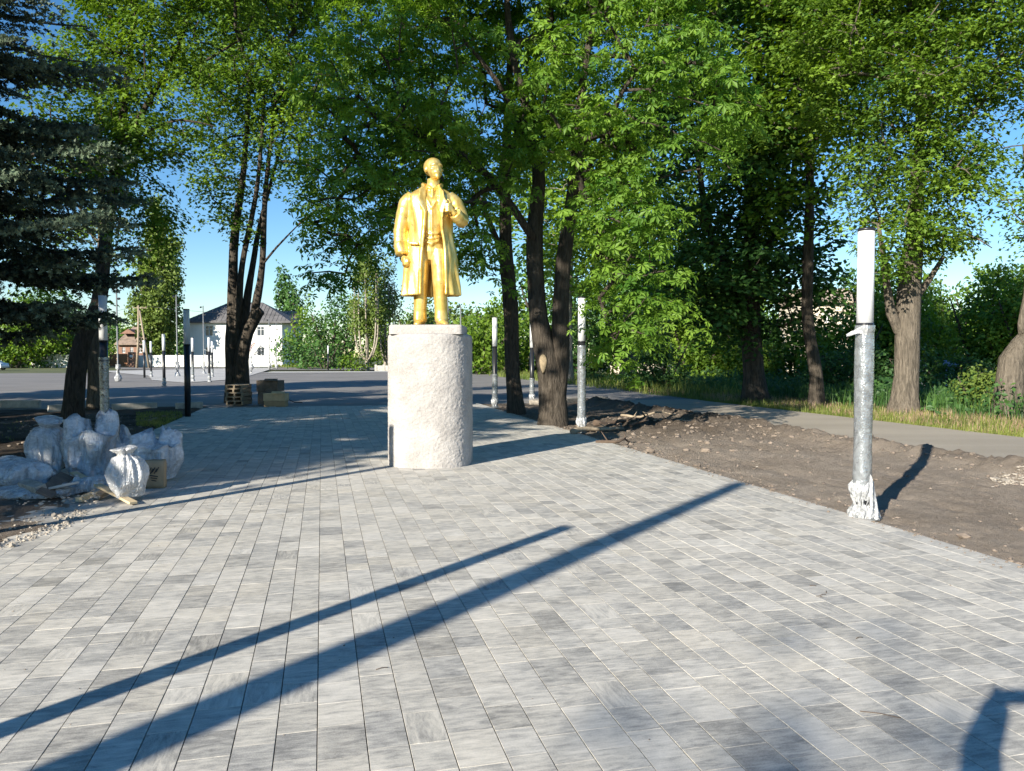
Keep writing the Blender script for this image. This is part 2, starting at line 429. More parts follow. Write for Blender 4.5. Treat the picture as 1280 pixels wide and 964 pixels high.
# paving stones: rows run away from the camera; three row widths repeat
def paving():
    t0 = TS(*G(396, 964).xy)[0]
    widths = [0.213, 0.179, 0.179]
    rows = []; t = t0; i = 0
    while t < T_R - 0.12: rows.append((t, widths[i % 3])); t += widths[i % 3]; i += 1
    t = t0; i = -1
    while t > T_L: t -= widths[i % 3]; rows.append((t, widths[i % 3])); i -= 1
    tiles = []
    for (t, w) in rows:
        s = -3.5 - random.random() * 0.2
        last = None
        while s < S_END:
            L = random.choices([0.18, 0.24, 0.30, 0.36], [3, 6, 4, 2])[0]
            tiles.append((t + w / 2, s + L / 2, w, L)); s += L
    out = []
    ctone = lambda: float(np.clip(random.gauss(0.42, 0.30), -0.45, 1.0))
    cam_visible = []
    for (tc, sc, w, L) in tiles:
        p = W(tc, sc); D = p.y
        vis = D > 2.4 and abs(p.x / D) < 0.70 and (1.7 / D) < 0.62
        tone = ctone()
        if random.random() < 0.09: tone -= 0.45
        if D > 9: tone = tone * 0.9 + 0.06
        out.append((vis, -(p.x ** 2 + p.y ** 2), tc, sc, w, L, tone, 0.35 if random.random() < 0.05 else random.random() * 0.25,
                    random.random() < 0.07, random.uniform(-0.0009, 0.0009), random.uniform(-1, 1) * 0.003, random.uniform(-1, 1) * 0.003))
    vis = sorted([o for o in out if o[0]], key=lambda o: -o[1])
    single = vis[:300]; ids = set(id(o) for o in single)
    rest = [o for o in out if id(o) not in ids]
    fs_t = [(0, 1, 2, 3), (0, 4, 5, 1), (1, 5, 6, 2), (2, 6, 7, 3), (3, 7, 4, 0), (4, 8, 9, 5), (5, 9, 10, 6), (6, 10, 11, 7), (7, 11, 8, 4)]
    def tile_geo(o, local=False):
        _, _, tc, sc, w, L, tone, warm, turn, dz, tx, ty = o
        a = w / 2 - 0.0021; b = L / 2 - 0.0008
        be = 0.0010
        vs = []
        for (q, z) in ((1, 0.0), (0, -0.003), (0, -0.03)):
            for (sx, sy) in ((-1, -1), (1, -1), (1, 1), (-1, 1)):
                x = sx * (a - (be if q else 0)); y = sy * (b - (be * 0.8 if q else 0))
                zz = z + dz + (x * tx + y * ty if q or z > -0.02 else 0)
                vs.append((x, y, zz))
        u0 = random.uniform(0, 200); v0 = random.uniform(0, 200)
        uvs = []
        for f in fs_t:
            for k in f:
                x, y, z = vs[k]
                uvs.append((u0 + (y if turn else x), v0 + (x if turn else y)))
        return vs, uvs
    root = bpy.data.objects.new('paving', None)
    root.location = (0, 0, 0); root.rotation_euler = (0, 0, TH); COL.objects.link(root); root['kind'] = 'structure'
    def build(lst, name, single=False):
        V = []; F = []; U = []; T = []; Wm = []
        for o in lst:
            vs, uvs = tile_geo(o)
            b = len(V)
            V += [(x + (0 if single else o[2]), y + (0 if single else o[3]), z) for x, y, z in vs]
            F += [tuple(k + b for k in f) for f in fs_t]; U += uvs; T += [o[6]] * 9; Wm += [o[7]] * 9
        me = fmesh(name, np.array(V), np.array(F), T, False, np.array(U))
        a = me.attributes.new('warm', 'FLOAT', 'FACE'); a.data.foreach_set('value', np.array(Wm, np.float32))
        return me
    for o in single:
        link('paving_stone', build([o], 'paving_stone', True), M['paver'], root, (o[2], o[3], 0))
    tag(link('paving_stones', build(rest, 'paving_stones'), M['paver'], root), kind='stuff')
paving()

# edging kerb flush with the paving on both sides
kb = MB()
for s in np.arange(-3.5, S_END, 1.0):
    kb.box(W(T_R + 0.045, s + 0.5, -0.075), (0.08, 0.992, 0.15), TH, bev=0.006)
tag(kb.obj('kerb_edging', M['concrete']), kind='structure')

# dirt ground with real relief
def dirt_field(name, t0, t1, s0, s1, step, zf, hum=None):
    nt = int((t1 - t0) / step) + 1; ns = int((s1 - s0) / step) + 1
    tt, ss = np.meshgrid(np.linspace(t0, t1, nt), np.linspace(s0, s1, ns))
    t = tt.ravel(); s = ss.ravel()
    x = t * math.cos(TH) - s * math.sin(TH); y = t * math.sin(TH) + s * math.cos(TH)
    z = zf(t, s, x, y)
    idx = np.arange(nt * ns).reshape(ns, nt)
    F = np.stack([idx[:-1, :-1], idx[:-1, 1:], idx[1:, 1:], idx[1:, :-1]], -1).reshape(-1, 4)
    me = fmesh(name, np.stack([x, y, z], 1), F, smooth=True)
    if hum is not None:
        a = me.attributes.new('humus', 'FLOAT', 'POINT'); a.data.foreach_set('value', np.clip(hum(t, s, x, y), 0, 1).astype(np.float32))
    return tag(link(name, me, M['dirt']), kind='structure')
def sm(a, b, x):
    k = np.clip((x - a) / (b - a), 0, 1); return k * k * (3 - 2 * k)
def z_right(t, s, x, y):
    p = np.stack([x, y, 0 * x], 1)
    n1 = fbm(p * 0.55, 3); n2 = fbm(p * 2.3 + 5, 4); n3 = fbm(p * 9 + 9, 3, 0.6)
    edge = sm(0.0, 0.5, t - T_R - 0.08)
    z = -0.045 + edge * (0.05 * n1 + 0.035 * n2)
    ridge = np.exp(-((t - (9.9 + 0.35 * fbm(p * 0.4 + 40, 2))) / 0.42) ** 2)
    ridge2 = np.exp(-((t - 8.7 + 0.12 * (s - 10)) / 0.9) ** 2) * 0.5
    z += ridge * (0.20 + 0.12 * n2) + ridge2 * 0.05
    pile = np.exp(-(((t - 8.1) / 1.5) ** 2 + ((s - 17.0) / 2.2) ** 2))
    z += pile * (0.16 + 0.10 * n2) 
    clumpy = (ridge * 0.7 + pile + 0.25 + 0.5 * np.exp(-((t - T_R - 0.35) / 0.3) ** 2))
    z += 0.055 * n3 * (clumpy + .15) * edge + 0.016 * fbm(p * 5 + 31, 3) * edge
    # tyre ruts
    for c in (7.0, 8.3):
        z -= 0.03 * np.exp(-((t - c - 0.2 * np.sin(s * 0.4)) / 0.12) ** 2) * edge
    z = z * (1 - sm(10.2, 10.75, t)) + sm(10.2, 10.75, t) * -0.075
    z = z - 0.05 * sm(27.2, 28.1, s)
    return z
def hum_right(t, s, x, y):
    p = np.stack([x, y, 0 * x], 1)
    return 0.45 * np.exp(-(((t - 7.9) / 1.6) ** 2 + ((s - 16.5) / 2.8) ** 2)) + 0.5 * sm(13, 19, s) + 0.12 * sm(0, 1, fbm(p * 0.8, 3)) + 0.35 * np.exp(-((t - 10.1) / 0.4) ** 2)
dirt_field('dirt_strip', T_R + 0.085, 10.8, 2.0, 28.15, 0.048, z_right, hum_right)
dirt_field('dirt_strip_behind', T_R + 0.085, 10.8, -9.0, 2.0, 0.25, lambda t, s, x, y: -0.05 + 0 * t)
def z_left(t, s, x, y):
    p = np.stack([x, y, 0 * x], 1)
    n1 = fbm(p * 0.6 + 3, 3); n2 = fbm(p * 2.5 + 8, 4); n3 = fbm(p * 10 + 2, 3, 0.6)
    # spills over the stones near the sacks
    lim = -3.75 + 1.15 * np.exp(-((s - 9.2) / 1.9) ** 2) + 0.35 * np.exp(-((s - 7.5) / 1.2) ** 2) + 0.10 * n2
    inside = sm(0.0, 0.22, lim - t)
    z = -0.05 + inside * (0.07 + 0.04 * n1 + 0.03 * n2 + 0.022 * n3)
    z += 0.10 * np.exp(-(((t + 6.2) / 1.8) ** 2 + ((s - 12.5) / 1.6) ** 2)) * (1 + n2)
    z = z - 0.04 * sm(27.2, 28.1, s)
    return z
def hum_left(t, s, x, y):
    p = np.stack([x, y, 0 * x], 1)
    return 0.75 * sm(9.8, 12.5, s) + 0.25 * sm(-0.2, 0.6, fbm(p * 1.1, 3)) + 0.5 * np.exp(-(((t + 3.3) / 0.6) ** 2 + ((s - 9.3) / 0.8) ** 2))
dirt_field('dirt_bed', -14.0, -2.3, 4.0, 28.15, 0.085, z_left, hum_left)

def surf(t, s, f):
    p = W(t, s); return float(f(np.array([t]), np.array([s]), np.array([p.x]), np.array([p.y]))[0])
# clods, pebbles and rubble (real geometry, joined)
def rock_verts(r, seed):
    bm = bmesh.new(); bmesh.ops.create_icosphere(bm, subdivisions=1, radius=1)
    rr = random.Random(seed)
    for v in bm.verts: v.co *= rr.uniform(0.6, 1.15)
    bm.verts.index_update()
    V = np.array([v.co[:] for v in bm.verts]); F = np.array([[v.index for v in f.verts] for f in bm.faces]); bm.free(); return V, F
ROCKS = [rock_verts(1, k) for k in range(8)]
def rocks(name, pts, sizes, m, flat=0.6, kind='stuff'):
    Vs = []; Fs = []; b = 0
    for p, sz in zip(pts, sizes):
        V, F = ROCKS[random.randrange(8)]
        a = random.uniform(0, 6.28); ca, sa = math.cos(a), math.sin(a)
        v = V * sz * np.array([random.uniform(.7, 1.3), random.uniform(.7, 1.3), flat * random.uniform(.7, 1.2)])
        v = np.stack([v[:, 0] * ca - v[:, 1] * sa, v[:, 0] * sa + v[:, 1] * ca, v[:, 2]], 1) + np.array(p)
        Vs.append(v); Fs.append(F + b); b += len(v)
    return tag(link(name, fmesh(name, np.concatenate(Vs), np.concatenate(Fs)), m), kind=kind)
pts = []; sz = []
for i in range(2200):
    k = random.random()
    s = random.uniform(3.5, 26)
    if k < 0.30: t = random.gauss(9.9, 0.35); r = abs(random.gauss(0, 0.020)) + 0.007
    elif k < 0.5: t = T_R + 0.12 + abs(random.gauss(0, 0.3)); r = abs(random.gauss(0, 0.018)) + 0.007
    elif k < 0.68: t = random.gauss(8.1, 1.2); s = random.gauss(17, 2.2); r = abs(random.gauss(0, 0.026)) + 0.008
    else: t = random.uniform(T_R + 0.15, 10.3); r = abs(random.gauss(0, 0.014)) + 0.006
    t = min(max(t, T_R + 0.12), 10.5); s = min(max(s, 3), 26)
    pts.append((t, s)); sz.append(r)
zz = z_right(np.array([p[0] for p in pts]), np.array([p[1] for p in pts]), *[np.array([getattr(W(*p), c) for p in pts]) for c in 'xy'])
rocks('soil_clods', [(*W(*p).xy, z + r * 0.2) for p, z, r in zip(pts, zz, sz)], sz, M['clod'])
pts = []; sz = []
for i in range(60):
    t = random.uniform(T_R + 0.2, 10.2); s = random.uniform(4, 24); r = abs(random.gauss(0, 0.012)) + 0.006
    pts.append((*W(t, s).xy, surf(t, s, z_right) + r * 0.2)); sz.append(r)
rocks('pale_pebbles', pts, sz, M['rubble'])
pts = []; sz = []
for i in range(900):
    s = random.uniform(4, 24); t = T_R + .12 - abs(random.gauss(0, .07 + .05 * math.sin(s * 2.1) ** 2)); r = abs(random.gauss(0, 0.006)) + 0.003
    pts.append((*W(t, s).xy, r * .4)); sz.append(r)
rocks('spilled_soil', pts, sz, M['clod'], .7)
# pale broken concrete patch at the right of the dirt strip
pts = []; sz = []
for i in range(420):
    q = G(1240 + random.random() * 60, 600 + random.gauss(0, 2.6), 0.0); t, s = TS(q.x, q.y)
    r = abs(random.gauss(0, 0.013)) + 0.006
    pts.append((q.x, q.y, surf(min(t, 10.7), s, z_right) + r * 0.3)); sz.append(r)
tag(rocks('broken_concrete', pts, sz, M['rubble'], 0.5), 'pale patch of crushed concrete in the dirt at the right edge', 'rubble')
# rubble line at the left edge of the paving
pts = []; sz = []
for i in range(900):
    s = random.uniform(5.6, 9.4); lim = -3.75 + 1.15 * math.exp(-((s - 9.2) / 1.9) ** 2) + 0.35 * math.exp(-((s - 7.5) / 1.2) ** 2)
    t = lim + random.gauss(-0.02, 0.07) - (0.5 * random.random() if random.random() < .4 else 0); r = abs(random.gauss(0, 0.009)) + 0.004
    if random.random() < 0.04: r *= 2.2
    pts.append((*W(t, s).xy, max(0, surf(t, s, z_left)) + r * 0.35)); sz.append(r)
tag(rocks('rubble_line', pts, sz, M['rubble'], 0.75), 'crumbs of pale mortar along the left edge of the paving', 'rubble')
pts = []; sz = []
for i in range(1300):
    s = random.uniform(5.0, 24); t = random.uniform(-9 if s > 9 else -6, -3.2); r = abs(random.gauss(0, 0.014 if s < 10 else .03)) + 0.006
    if surf(t, s, z_left) < 0.0: continue
    pts.append((*W(t, s).xy, surf(t, s, z_left) + r * 0.2)); sz.append(r)
rocks('gravel_bits', pts, sz, M['clod'])

#==================================================================== TREES
def orient(n, k):
    a = rng.normal(size=(len(n), 3)); a -= n * (a * n).sum(1, keepdims=True); a /= np.linalg.norm(a, axis=1, keepdims=True)
    return a, np.cross(n, a)
def palmate(c, n, size, k=5):
    """compound leaves: k leaflets each, drooping from the centre"""
    N = len(c); u, v = orient(n, 0)
    V = []; 
    for j in range(k):
        ang = (j - (k - 1) / 2) * (2.1 * math.pi / 2 / (k - 1)) * 1.15
        L = size * (1.0 - 0.35 * abs(j - (k - 1) / 2) / ((k - 1) / 2)) 
        d = (math.cos(ang) * u + math.sin(ang) * v) - 0.30 * n
        d /= np.linalg.norm(d, axis=1, keepdims=True)
        sd = np.cross(n, d); w = L * 0.21
        L_ = L[:, None]; w_ = w[:, None]
        V += [c + d * L_ * 0.08, c + d * L_ * 0.62 + sd * w_, c + d * L_ - n * L_ * 0.14, c + d * L_ * 0.62 - sd * w_]
    V = np.stack(V, 1).reshape(-1, 3)
    return V, np.arange(N * k * 4).reshape(-1, 4)
def maple(c, n, size):
    """lobed leaf from three overlapping rhombs"""
    N = len(c); u, v = orient(n, 0); L = size[:, None]; m_ = c + u * L * .34 - n * L * .03
    V = [c - u * L * 0.1, c + u * L * 0.45 + v * L * .30, c + u * L - n * L * .12, c + u * L * 0.45 - v * L * .30,
         m_ - v * L * .52 - n * L * .10, m_ + u * L * .20, m_ + v * L * .52 - n * L * .10, m_ - u * L * .20]
    V = np.stack(V, 1).reshape(-1, 3)
    return V, np.arange(N * 8).reshape(-1, 4)
def simpleleaf(c, n, size, wd=0.35):
    u, v = orient(n, 0); s = size[:, None]
    V = np.stack([c - u * s * 0.5, c + v * s * wd, c + u * s * 0.5 - n * s * 0.1, c - v * s * wd], 1).reshape(-1, 3)
    return V, np.arange(len(c) * 4).reshape(-1, 4)

def clusters(blobs, spacing, gap=0.0, seed=0, shell=0.35):
    """cluster centres inside ellipsoids, denser towards the outside, with noise gaps"""
    out = []; r = np.random.default_rng(seed)
    for b in blobs:
        cx, cy, cz, rx, ry, rz = b[:6]; vol = 4.19 * rx * ry * rz; n = int(vol / spacing ** 3 * 2.2) + 4
        q = r.normal(size=(n, 3)); q /= np.linalg.norm(q, axis=1, keepdims=True)
        rad = r.uniform(shell ** 3, 1, n) ** (1 / 3)
        q = q * rad[:, None] * np.array([rx, ry, rz]) + np.array([cx, cy, cz])
        out.append(q)
    fr = np.concatenate([np.full(len(o), len(b) > 6) for o, b in zip(out, blobs)])
    q = np.concatenate(out)
    q = q[(vn(q * 0.45 + seed * 3.1) > gap - 0.45) | fr] if gap > 0 else q
    keep = []                        # thin to spacing
    grid = {}
    for i, p in enumerate(q):
        k = tuple(np.floor(p / spacing).astype(int)); ok = True
        for a in (-1, 0, 1):
            for b_ in (-1, 0, 1):
                for c in (-1, 0, 1):
                    for j in grid.get((k[0] + a, k[1] + b_, k[2] + c), ()):
                        if np.sum((q[j] - p) ** 2) < (spacing * 0.72) ** 2: ok = False; break
                    if not ok: break
                if not ok: break
            if not ok: break
        if ok: keep.append(i); grid.setdefault(k, []).append(i)
    return q[keep]

def spray(C, per, rad, flat=0.35, droop=0.35, seed=0, up=0.9):
    """leaf centres and normals around cluster centres"""
    r = np.random.default_rng(seed + 99); N = len(C)
    scale = r.uniform(0.65, 1.25, N)
    idx = np.repeat(np.arange(N), (per * scale ** 2).astype(int))
    n = len(idx); a = r.uniform(0, 2 * math.pi, n); rr = np.sqrt(r.uniform(0, 1, n)) * rad * scale[idx]
    tilt = r.normal(0, 0.28, (N, 2))
    dx = rr * np.cos(a); dy = rr * np.sin(a)
    dz = r.normal(0, 1, n) * rad * flat * 0.5 - droop * rr ** 2 / rad + dx * tilt[idx, 0] + dy * tilt[idx, 1]
    c = C[idx] + np.stack([dx, dy, dz], 1)
    nn = np.stack([np.cos(a) * rr / rad * 0.8, np.sin(a) * rr / rad * 0.8, np.full(n, up)], 1) + r.normal(0, 0.38, (n, 3))
    nn /= np.linalg.norm(nn, axis=1, keepdims=True)
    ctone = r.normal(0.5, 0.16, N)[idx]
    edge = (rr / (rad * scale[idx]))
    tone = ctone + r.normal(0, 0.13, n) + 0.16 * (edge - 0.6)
    return c, nn, np.clip(tone, 0, 1)

def resample(poly, step=0.45):
    pts = [Vector(p[:3]) for p in poly]; rads = [p[3] for p in poly]; out = []
    for i in range(len(pts) - 1):
        n = max(1, int((pts[i + 1] - pts[i]).length / step))
        p0 = pts[max(i - 1, 0)]; p3 = pts[min(i + 2, len(pts) - 1)]
        for k in range(n):
            t = k / n
            q = 0.5 * ((2 * pts[i]) + (pts[i + 1] - p0) * t + (2 * p0 - 5 * pts[i] + 4 * pts[i + 1] - p3) * t * t + (3 * pts[i] - p0 - 3 * pts[i + 1] + p3) * t ** 3)
            out.append((q, rads[i] * (1 - t) + rads[i + 1] * t))
    out.append((pts[-1], rads[-1])); return out

def tree(name, label, cat, limbs, blobs, leaf='maple', lm='maple', per=60, size=0.17, rad=0.75, spacing=0.8, gap=0.0, seed=1, bark='bark',
         group=None, flat=0.4, droop=0.35, shell=0.35, extra=None, twig=0.012, up=0.9, trunk_n=14, root_flare=1.18):
    base = Vector(limbs[0][0][:3]); root = thing(name, label, cat, base, 0, group); rd = random.Random(seed)
    bx = np.array(base[:])
    P_ = []; par = []; RR = []
    tb = MB()
    for li, poly in enumerate(limbs):
        rs = resample(poly); prev = -1
        if li > 0 and P_:
            d = np.linalg.norm(np.array(P_) - np.array(rs[0][0][:]), axis=1); prev = int(d.argmin())
        ring = []; n = trunk_n
        for q, r_ in rs: P_.append(q[:]); par.append(prev); RR.append(r_); prev = len(P_) - 1
        # limb surface with lumps
        rings = []; ref = Vector((1, 0, 0))
        for i, (q, r_) in enumerate(rs):
            d = (rs[min(i + 1, len(rs) - 1)][0] - rs[max(i - 1, 0)][0]).normalized()
            a = (ref - d * ref.dot(d)).normalized(); b = d.cross(a); ref = a
            fl = 1.0
            if li == 0 or (q - base).length < 0.9:
                hgt = (q - base).length; fl = 1 + (root_flare - 1) * math.exp(-(hgt / 0.45) ** 2)
            rg = []
            for k in range(n):
                t = 2 * math.pi * k / n
                lump = 1 + 0.13 * mnoise.noise(Vector((math.cos(t) * 1.3 + seed, math.sin(t) * 1.3, q.z * 0.9))) + 0.05 * mnoise.noise(Vector((math.cos(t) * 4 + seed, math.sin(t) * 4, q.z * 2.5)))
                if fl > 1.02: lump += (fl - 1) * 0.5 * math.sin(t * 5 + seed)
                rg.append(q - base + (a * math.cos(t) + b * math.sin(t)) * r_ * lump * fl)
            rings.append(rg)
        if li == 0: rings.insert(0, [p + Vector((0, 0, -0.25)) for p in rings[0]])
        tb.loft(rings)
    tb.obj('trunk', M[bark], root)
    if extra: extra(root, base)
    if not blobs: return root
    C = clusters(blobs, spacing, gap, seed, shell)
    # grow branches to each cluster
    A = np.array(P_); nl = len(P_)
    order = np.argsort([np.min(np.linalg.norm(A - c, axis=1)) for c in C])
    cap_ = nl + len(C) * 4 + 8; AA = np.zeros((cap_, 3)); AA[:nl] = A; cnt = nl
    leaf_nodes = []
    zmin = P_[0][2] + 0.30 * (max(p[2] for p in P_) - P_[0][2]) * 0.9
    elig = np.zeros(cap_, bool); elig[:nl] = A[:, 2] > min(zmin, P_[0][2] + 2.0)
    for oi in order:
        c = C[oi]; d = np.linalg.norm(AA[:cnt] - c, axis=1) + 0.9 * np.maximum(0, AA[:cnt, 2] - c[2] - 0.2)
        d[~elig[:cnt]] = 1e9
        j = int(d.argmin()); p0 = AA[j]; L = np.linalg.norm(c - p0); m = 2 if L < 1.2 else 3
        prev = j; mid = (p0 + c) / 2 + np.array([rd.gauss(0, .1), rd.gauss(0, .1), 0.12]) * L
        for k in range(1, m + 1):
            t = k / m; q = (1 - t) ** 2 * p0 + 2 * t * (1 - t) * mid + t * t * c
            AA[cnt] = q; par.append(prev); RR.append(0); elig[cnt] = True; prev = cnt; cnt += 1
        leaf_nodes.append(prev)
    w = np.zeros(cnt); 
    for l in leaf_nodes:
        k = l
        while k >= nl: w[k] += 1; k = par[k]
    rr = np.minimum(twig * (w ** 0.5) * 1.15, 0.16)
    ids = [k for k in range(nl, cnt)]
    ns = 5; Vb = []; Fb = []; ang = np.arange(ns) * 2 * math.pi / ns
    X0 = AA[[par[k] for k in ids]]; X1 = AA[ids]; r1 = rr[ids]; r0 = np.array([max(rr[k], min(rr[par[k]] if par[k] >= nl else rr[k] * 1.4, rr[k] * 1.6)) for k in ids])
    d = X1 - X0; d /= np.maximum(np.linalg.norm(d, axis=1, keepdims=True), 1e-6)
    ref = np.where(np.abs(d[:, 2:3]) < 0.9, np.array([[0, 0, 1.]]), np.array([[1., 0, 0]])); a = np.cross(d, ref); a /= np.linalg.norm(a, axis=1, keepdims=True); b = np.cross(d, a)
    ca = np.cos(ang)[None, :, None]; sa = np.sin(ang)[None, :, None]
    off = a[:, None] * ca + b[:, None] * sa
    R0 = X0[:, None] + off * r0[:, None, None] - d[:, None] * 0.01; R1 = X1[:, None] + off * r1[:, None, None]
    Vv = np.concatenate([R0, R1], 1).reshape(-1, 3) - bx
    bi = np.arange(len(ids))[:, None] * 2 * ns; k = np.arange(ns); k2 = (k + 1) % ns
    Ff = np.stack([bi + k, bi + k2, bi + k2 + ns, bi + k + ns], -1).reshape(-1, 4)
    tag(link('branches', fmesh('branches', Vv, Ff, smooth=True), M[bark], root), kind='stuff')
    dm, sm_ = {'palmate': (1.9, .80), 'maple': (1.75, .85), 'simple': (1.5, .92)}[leaf]
    per = per * dm; size = size * sm_
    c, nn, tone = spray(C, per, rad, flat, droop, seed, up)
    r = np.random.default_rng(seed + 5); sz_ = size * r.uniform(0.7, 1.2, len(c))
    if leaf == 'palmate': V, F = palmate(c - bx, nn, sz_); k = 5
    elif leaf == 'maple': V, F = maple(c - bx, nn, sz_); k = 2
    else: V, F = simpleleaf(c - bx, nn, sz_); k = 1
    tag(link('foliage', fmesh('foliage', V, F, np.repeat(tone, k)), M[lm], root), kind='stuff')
    global LEAFT; LEAFT += len(F) * 2
    return root
LEAFT = 0
def L4(p, r): return (p.x, p.y, p.z, r)
def E(px, py, D, rx, ry, rz):    # crown blob seen at a pixel, D ahead
    p = P(px, py, D); return (p.x, p.y, p.z, rx, ry, rz)
def base_at(px, D, z=-0.05):
    return Vector(((px - 640) / FPX * D, D, z))

def wound(px, py, D, w, h):
    def f(root, base):
        p = P(px, py, D) - base; m = MB(); rg = []
        for sc, dy in ((1.0, 0.0), (0.8, -0.03), (0.3, -0.035)):
            rg.append([p + Vector((math.cos(a) * w * sc * (0.8 + 0.3 * math.sin(a)), dy, math.sin(a) * h * sc)) for a in np.arange(0, 2 * math.pi, math.pi / 8)])
        m.loft(rg); m.obj('pruning_wound', M['scar'], root)
    return f

# the double chestnut behind the statue
b = base_at(691, 19.3)
tree('chestnut_tree', 'horse chestnut behind the statue with a forked dark trunk and a pale pruning wound', 'tree',
     [[L4(b, .36), L4(P(690, 480, 19.3), .34), L4(P(674, 400, 19.3), .24), L4(P(668, 300, 19.3), .2), L4(P(672, 200, 19.5), .15), L4(P(640, 60, 19.3), .09), L4(P(630, -60, 19), .05)],
      [L4(P(697, 505, 19.25), .2), L4(P(700, 450, 19.3), .235), L4(P(701, 400, 19.3), .22), L4(P(704, 330, 19.2), .19), L4(P(716, 240, 19), .14), L4(P(725, 130, 18.5), .1), L4(P(745, 0, 18.2), .06)],
      [L4(P(713, 250, 19), .1), L4(P(745, 190, 18.7), .08), L4(P(800, 120, 18.3), .05)],
      [L4(P(668, 300, 19.2), .1), L4(P(600, 210, 18.3), .08), L4(P(500, 160, 17.6), .05), L4(P(430, 160, 17.2), .03)],
      [L4(P(672, 200, 19.5), .08), L4(P(620, 100, 18.7), .06), L4(P(560, 30, 18), .04)]],
     [E(620, 60, 18.3, 3.2, 2.6, 2.4), E(500, 110, 17.6, 2.2, 2.0, 2.0), E(445, 235, 17.3, 1.6, 1.5, 1.5), E(420, 320, 17.2, .75, .8, .7), (*E(480, 200, 17.6, 1.6, 1.4, 1.5), 1),
      E(560, 170, 18.2, 1.6, 1.8, 1.7), E(610, 215, 17.8, 1.0, 1.0, 1.1), E(590, 300, 18.2, .8, .8, .7), E(740, 90, 17.6, 2.6, 2.2, 2.2), E(780, 250, 16.9, 1.2, 1.1, 1.7), (*E(800, 300, 16.8, 1.1, .9, 1.1), 1), (*E(800, 385, 16.6, .95, .8, 1.0), 1), (*E(778, 440, 16.6, .6, .6, .5), 1), (*E(760, 240, 17, .9, .9, .9), 1),
      E(840, 150, 17.6, 1.8, 2.0, 2.2), E(560, -90, 18, 3.6, 3, 2.2), E(740, -90, 18, 3.6, 3, 2.2)],
     'palmate', 'chestnut', per=22, size=.235, rad=.62, spacing=.72, seed=3, shell=.3, gap=.10, flat=.3, droop=.45, extra=wound(679, 455, 18.98, .12, .25))
# slim trunk left of it
b = base_at(645, 23.3)
tree('chestnut_tree', 'slim dark trunked tree left of the forked chestnut, behind the statue', 'tree',
     [[L4(b, .25), L4(P(641, 470, 23.3), .23), L4(P(638, 380, 23.3), .23), L4(P(632, 300, 23.3), .19), L4(P(634, 160, 23.3), .13), L4(P(640, 30, 23), .07)],
      [L4(P(634, 330, 23.3), .1), L4(P(600, 250, 23), .07), L4(P(570, 180, 22.8), .04)]],
     [E(600, 120, 23, 3.2, 3, 2.6), E(560, 250, 22.5, 1.8, 1.8, 1.6), E(600, 330, 22, .9, .9, .7), E(620, -20, 23, 3.5, 3, 2.5)],
     'palmate', 'chestnut', per=12, size=.30, rad=.7, spacing=.95, seed=8)

# row beyond the road
b = base_at(945, 30)
tree('maple_tree', 'stout tree in deep shade beyond the road, left of the thin leaning one', 'tree',
     [[L4(b, .5), L4(P(942, 470, 30), .42), L4(P(938, 400, 30), .38), L4(P(940, 280, 30), .28), L4(P(945, 120, 30), .17), L4(P(950, 0, 30), .08)],
      [L4(P(938, 400, 30), .2), L4(P(890, 300, 29.5), .14), L4(P(870, 180, 29), .08)], [L4(P(940, 350, 30), .18), L4(P(985, 250, 30), .12), L4(P(1000, 140, 30), .07)]],
     [E(900, 130, 29.5, 3.4, 3, 4.2), E(960, 60, 30, 3.4, 3, 3.6), E(900, 330, 29.5, 2.6, 2.4, 2.2), E(975, 330, 30, 2.2, 2.2, 2.2), E(855, 330, 29, 1.8, 2, 2.6), E(900, 395, 29.5, 1.6, 1.6, 1.1), E(985, 395, 29.5, 1.3, 1.4, 1.1), E(940, 360, 29, 2.0, 1.4, 1.4), E(930, 220, 29.5, 2.8, 2.6, 2.4), E(900, -60, 30, 4, 3, 3)],
     'simple', 'darkleaf', per=80, size=.26, rad=.85, spacing=1.0, seed=11, gap=.08)  # dark leaf colour stands in for shade cast by the chestnut
b = base_at(1022, 27.6)
tree('maple_tree', 'thin leaning tree beyond the road in front of the cream building', 'tree',
     [[L4(b, .28), L4(P(1020, 470, 27.6), .24), L4(P(1010, 400, 27.6), .2), L4(P(1010, 330, 27.6), .18), L4(P(1012, 200, 27.6), .14), L4(P(1000, 60, 27.6), .08)],
      [L4(P(1012, 260, 27.6), .07), L4(P(1040, 215, 27.4), .05), L4(P(1080, 180, 27), .03)]],
     [E(985, 130, 27.6, 2.6, 2.4, 2.6), E(1030, 30, 27.6, 3, 2.4, 2.2), E(985, 250, 27.6, 1.5, 1.5, 1.3), E(960, -60, 27, 3, 3, 2.4)],
     'simple', 'maple', per=70, size=.23, rad=.8, spacing=.9, seed=12, gap=.3)
b = base_at(1131, 23.6)
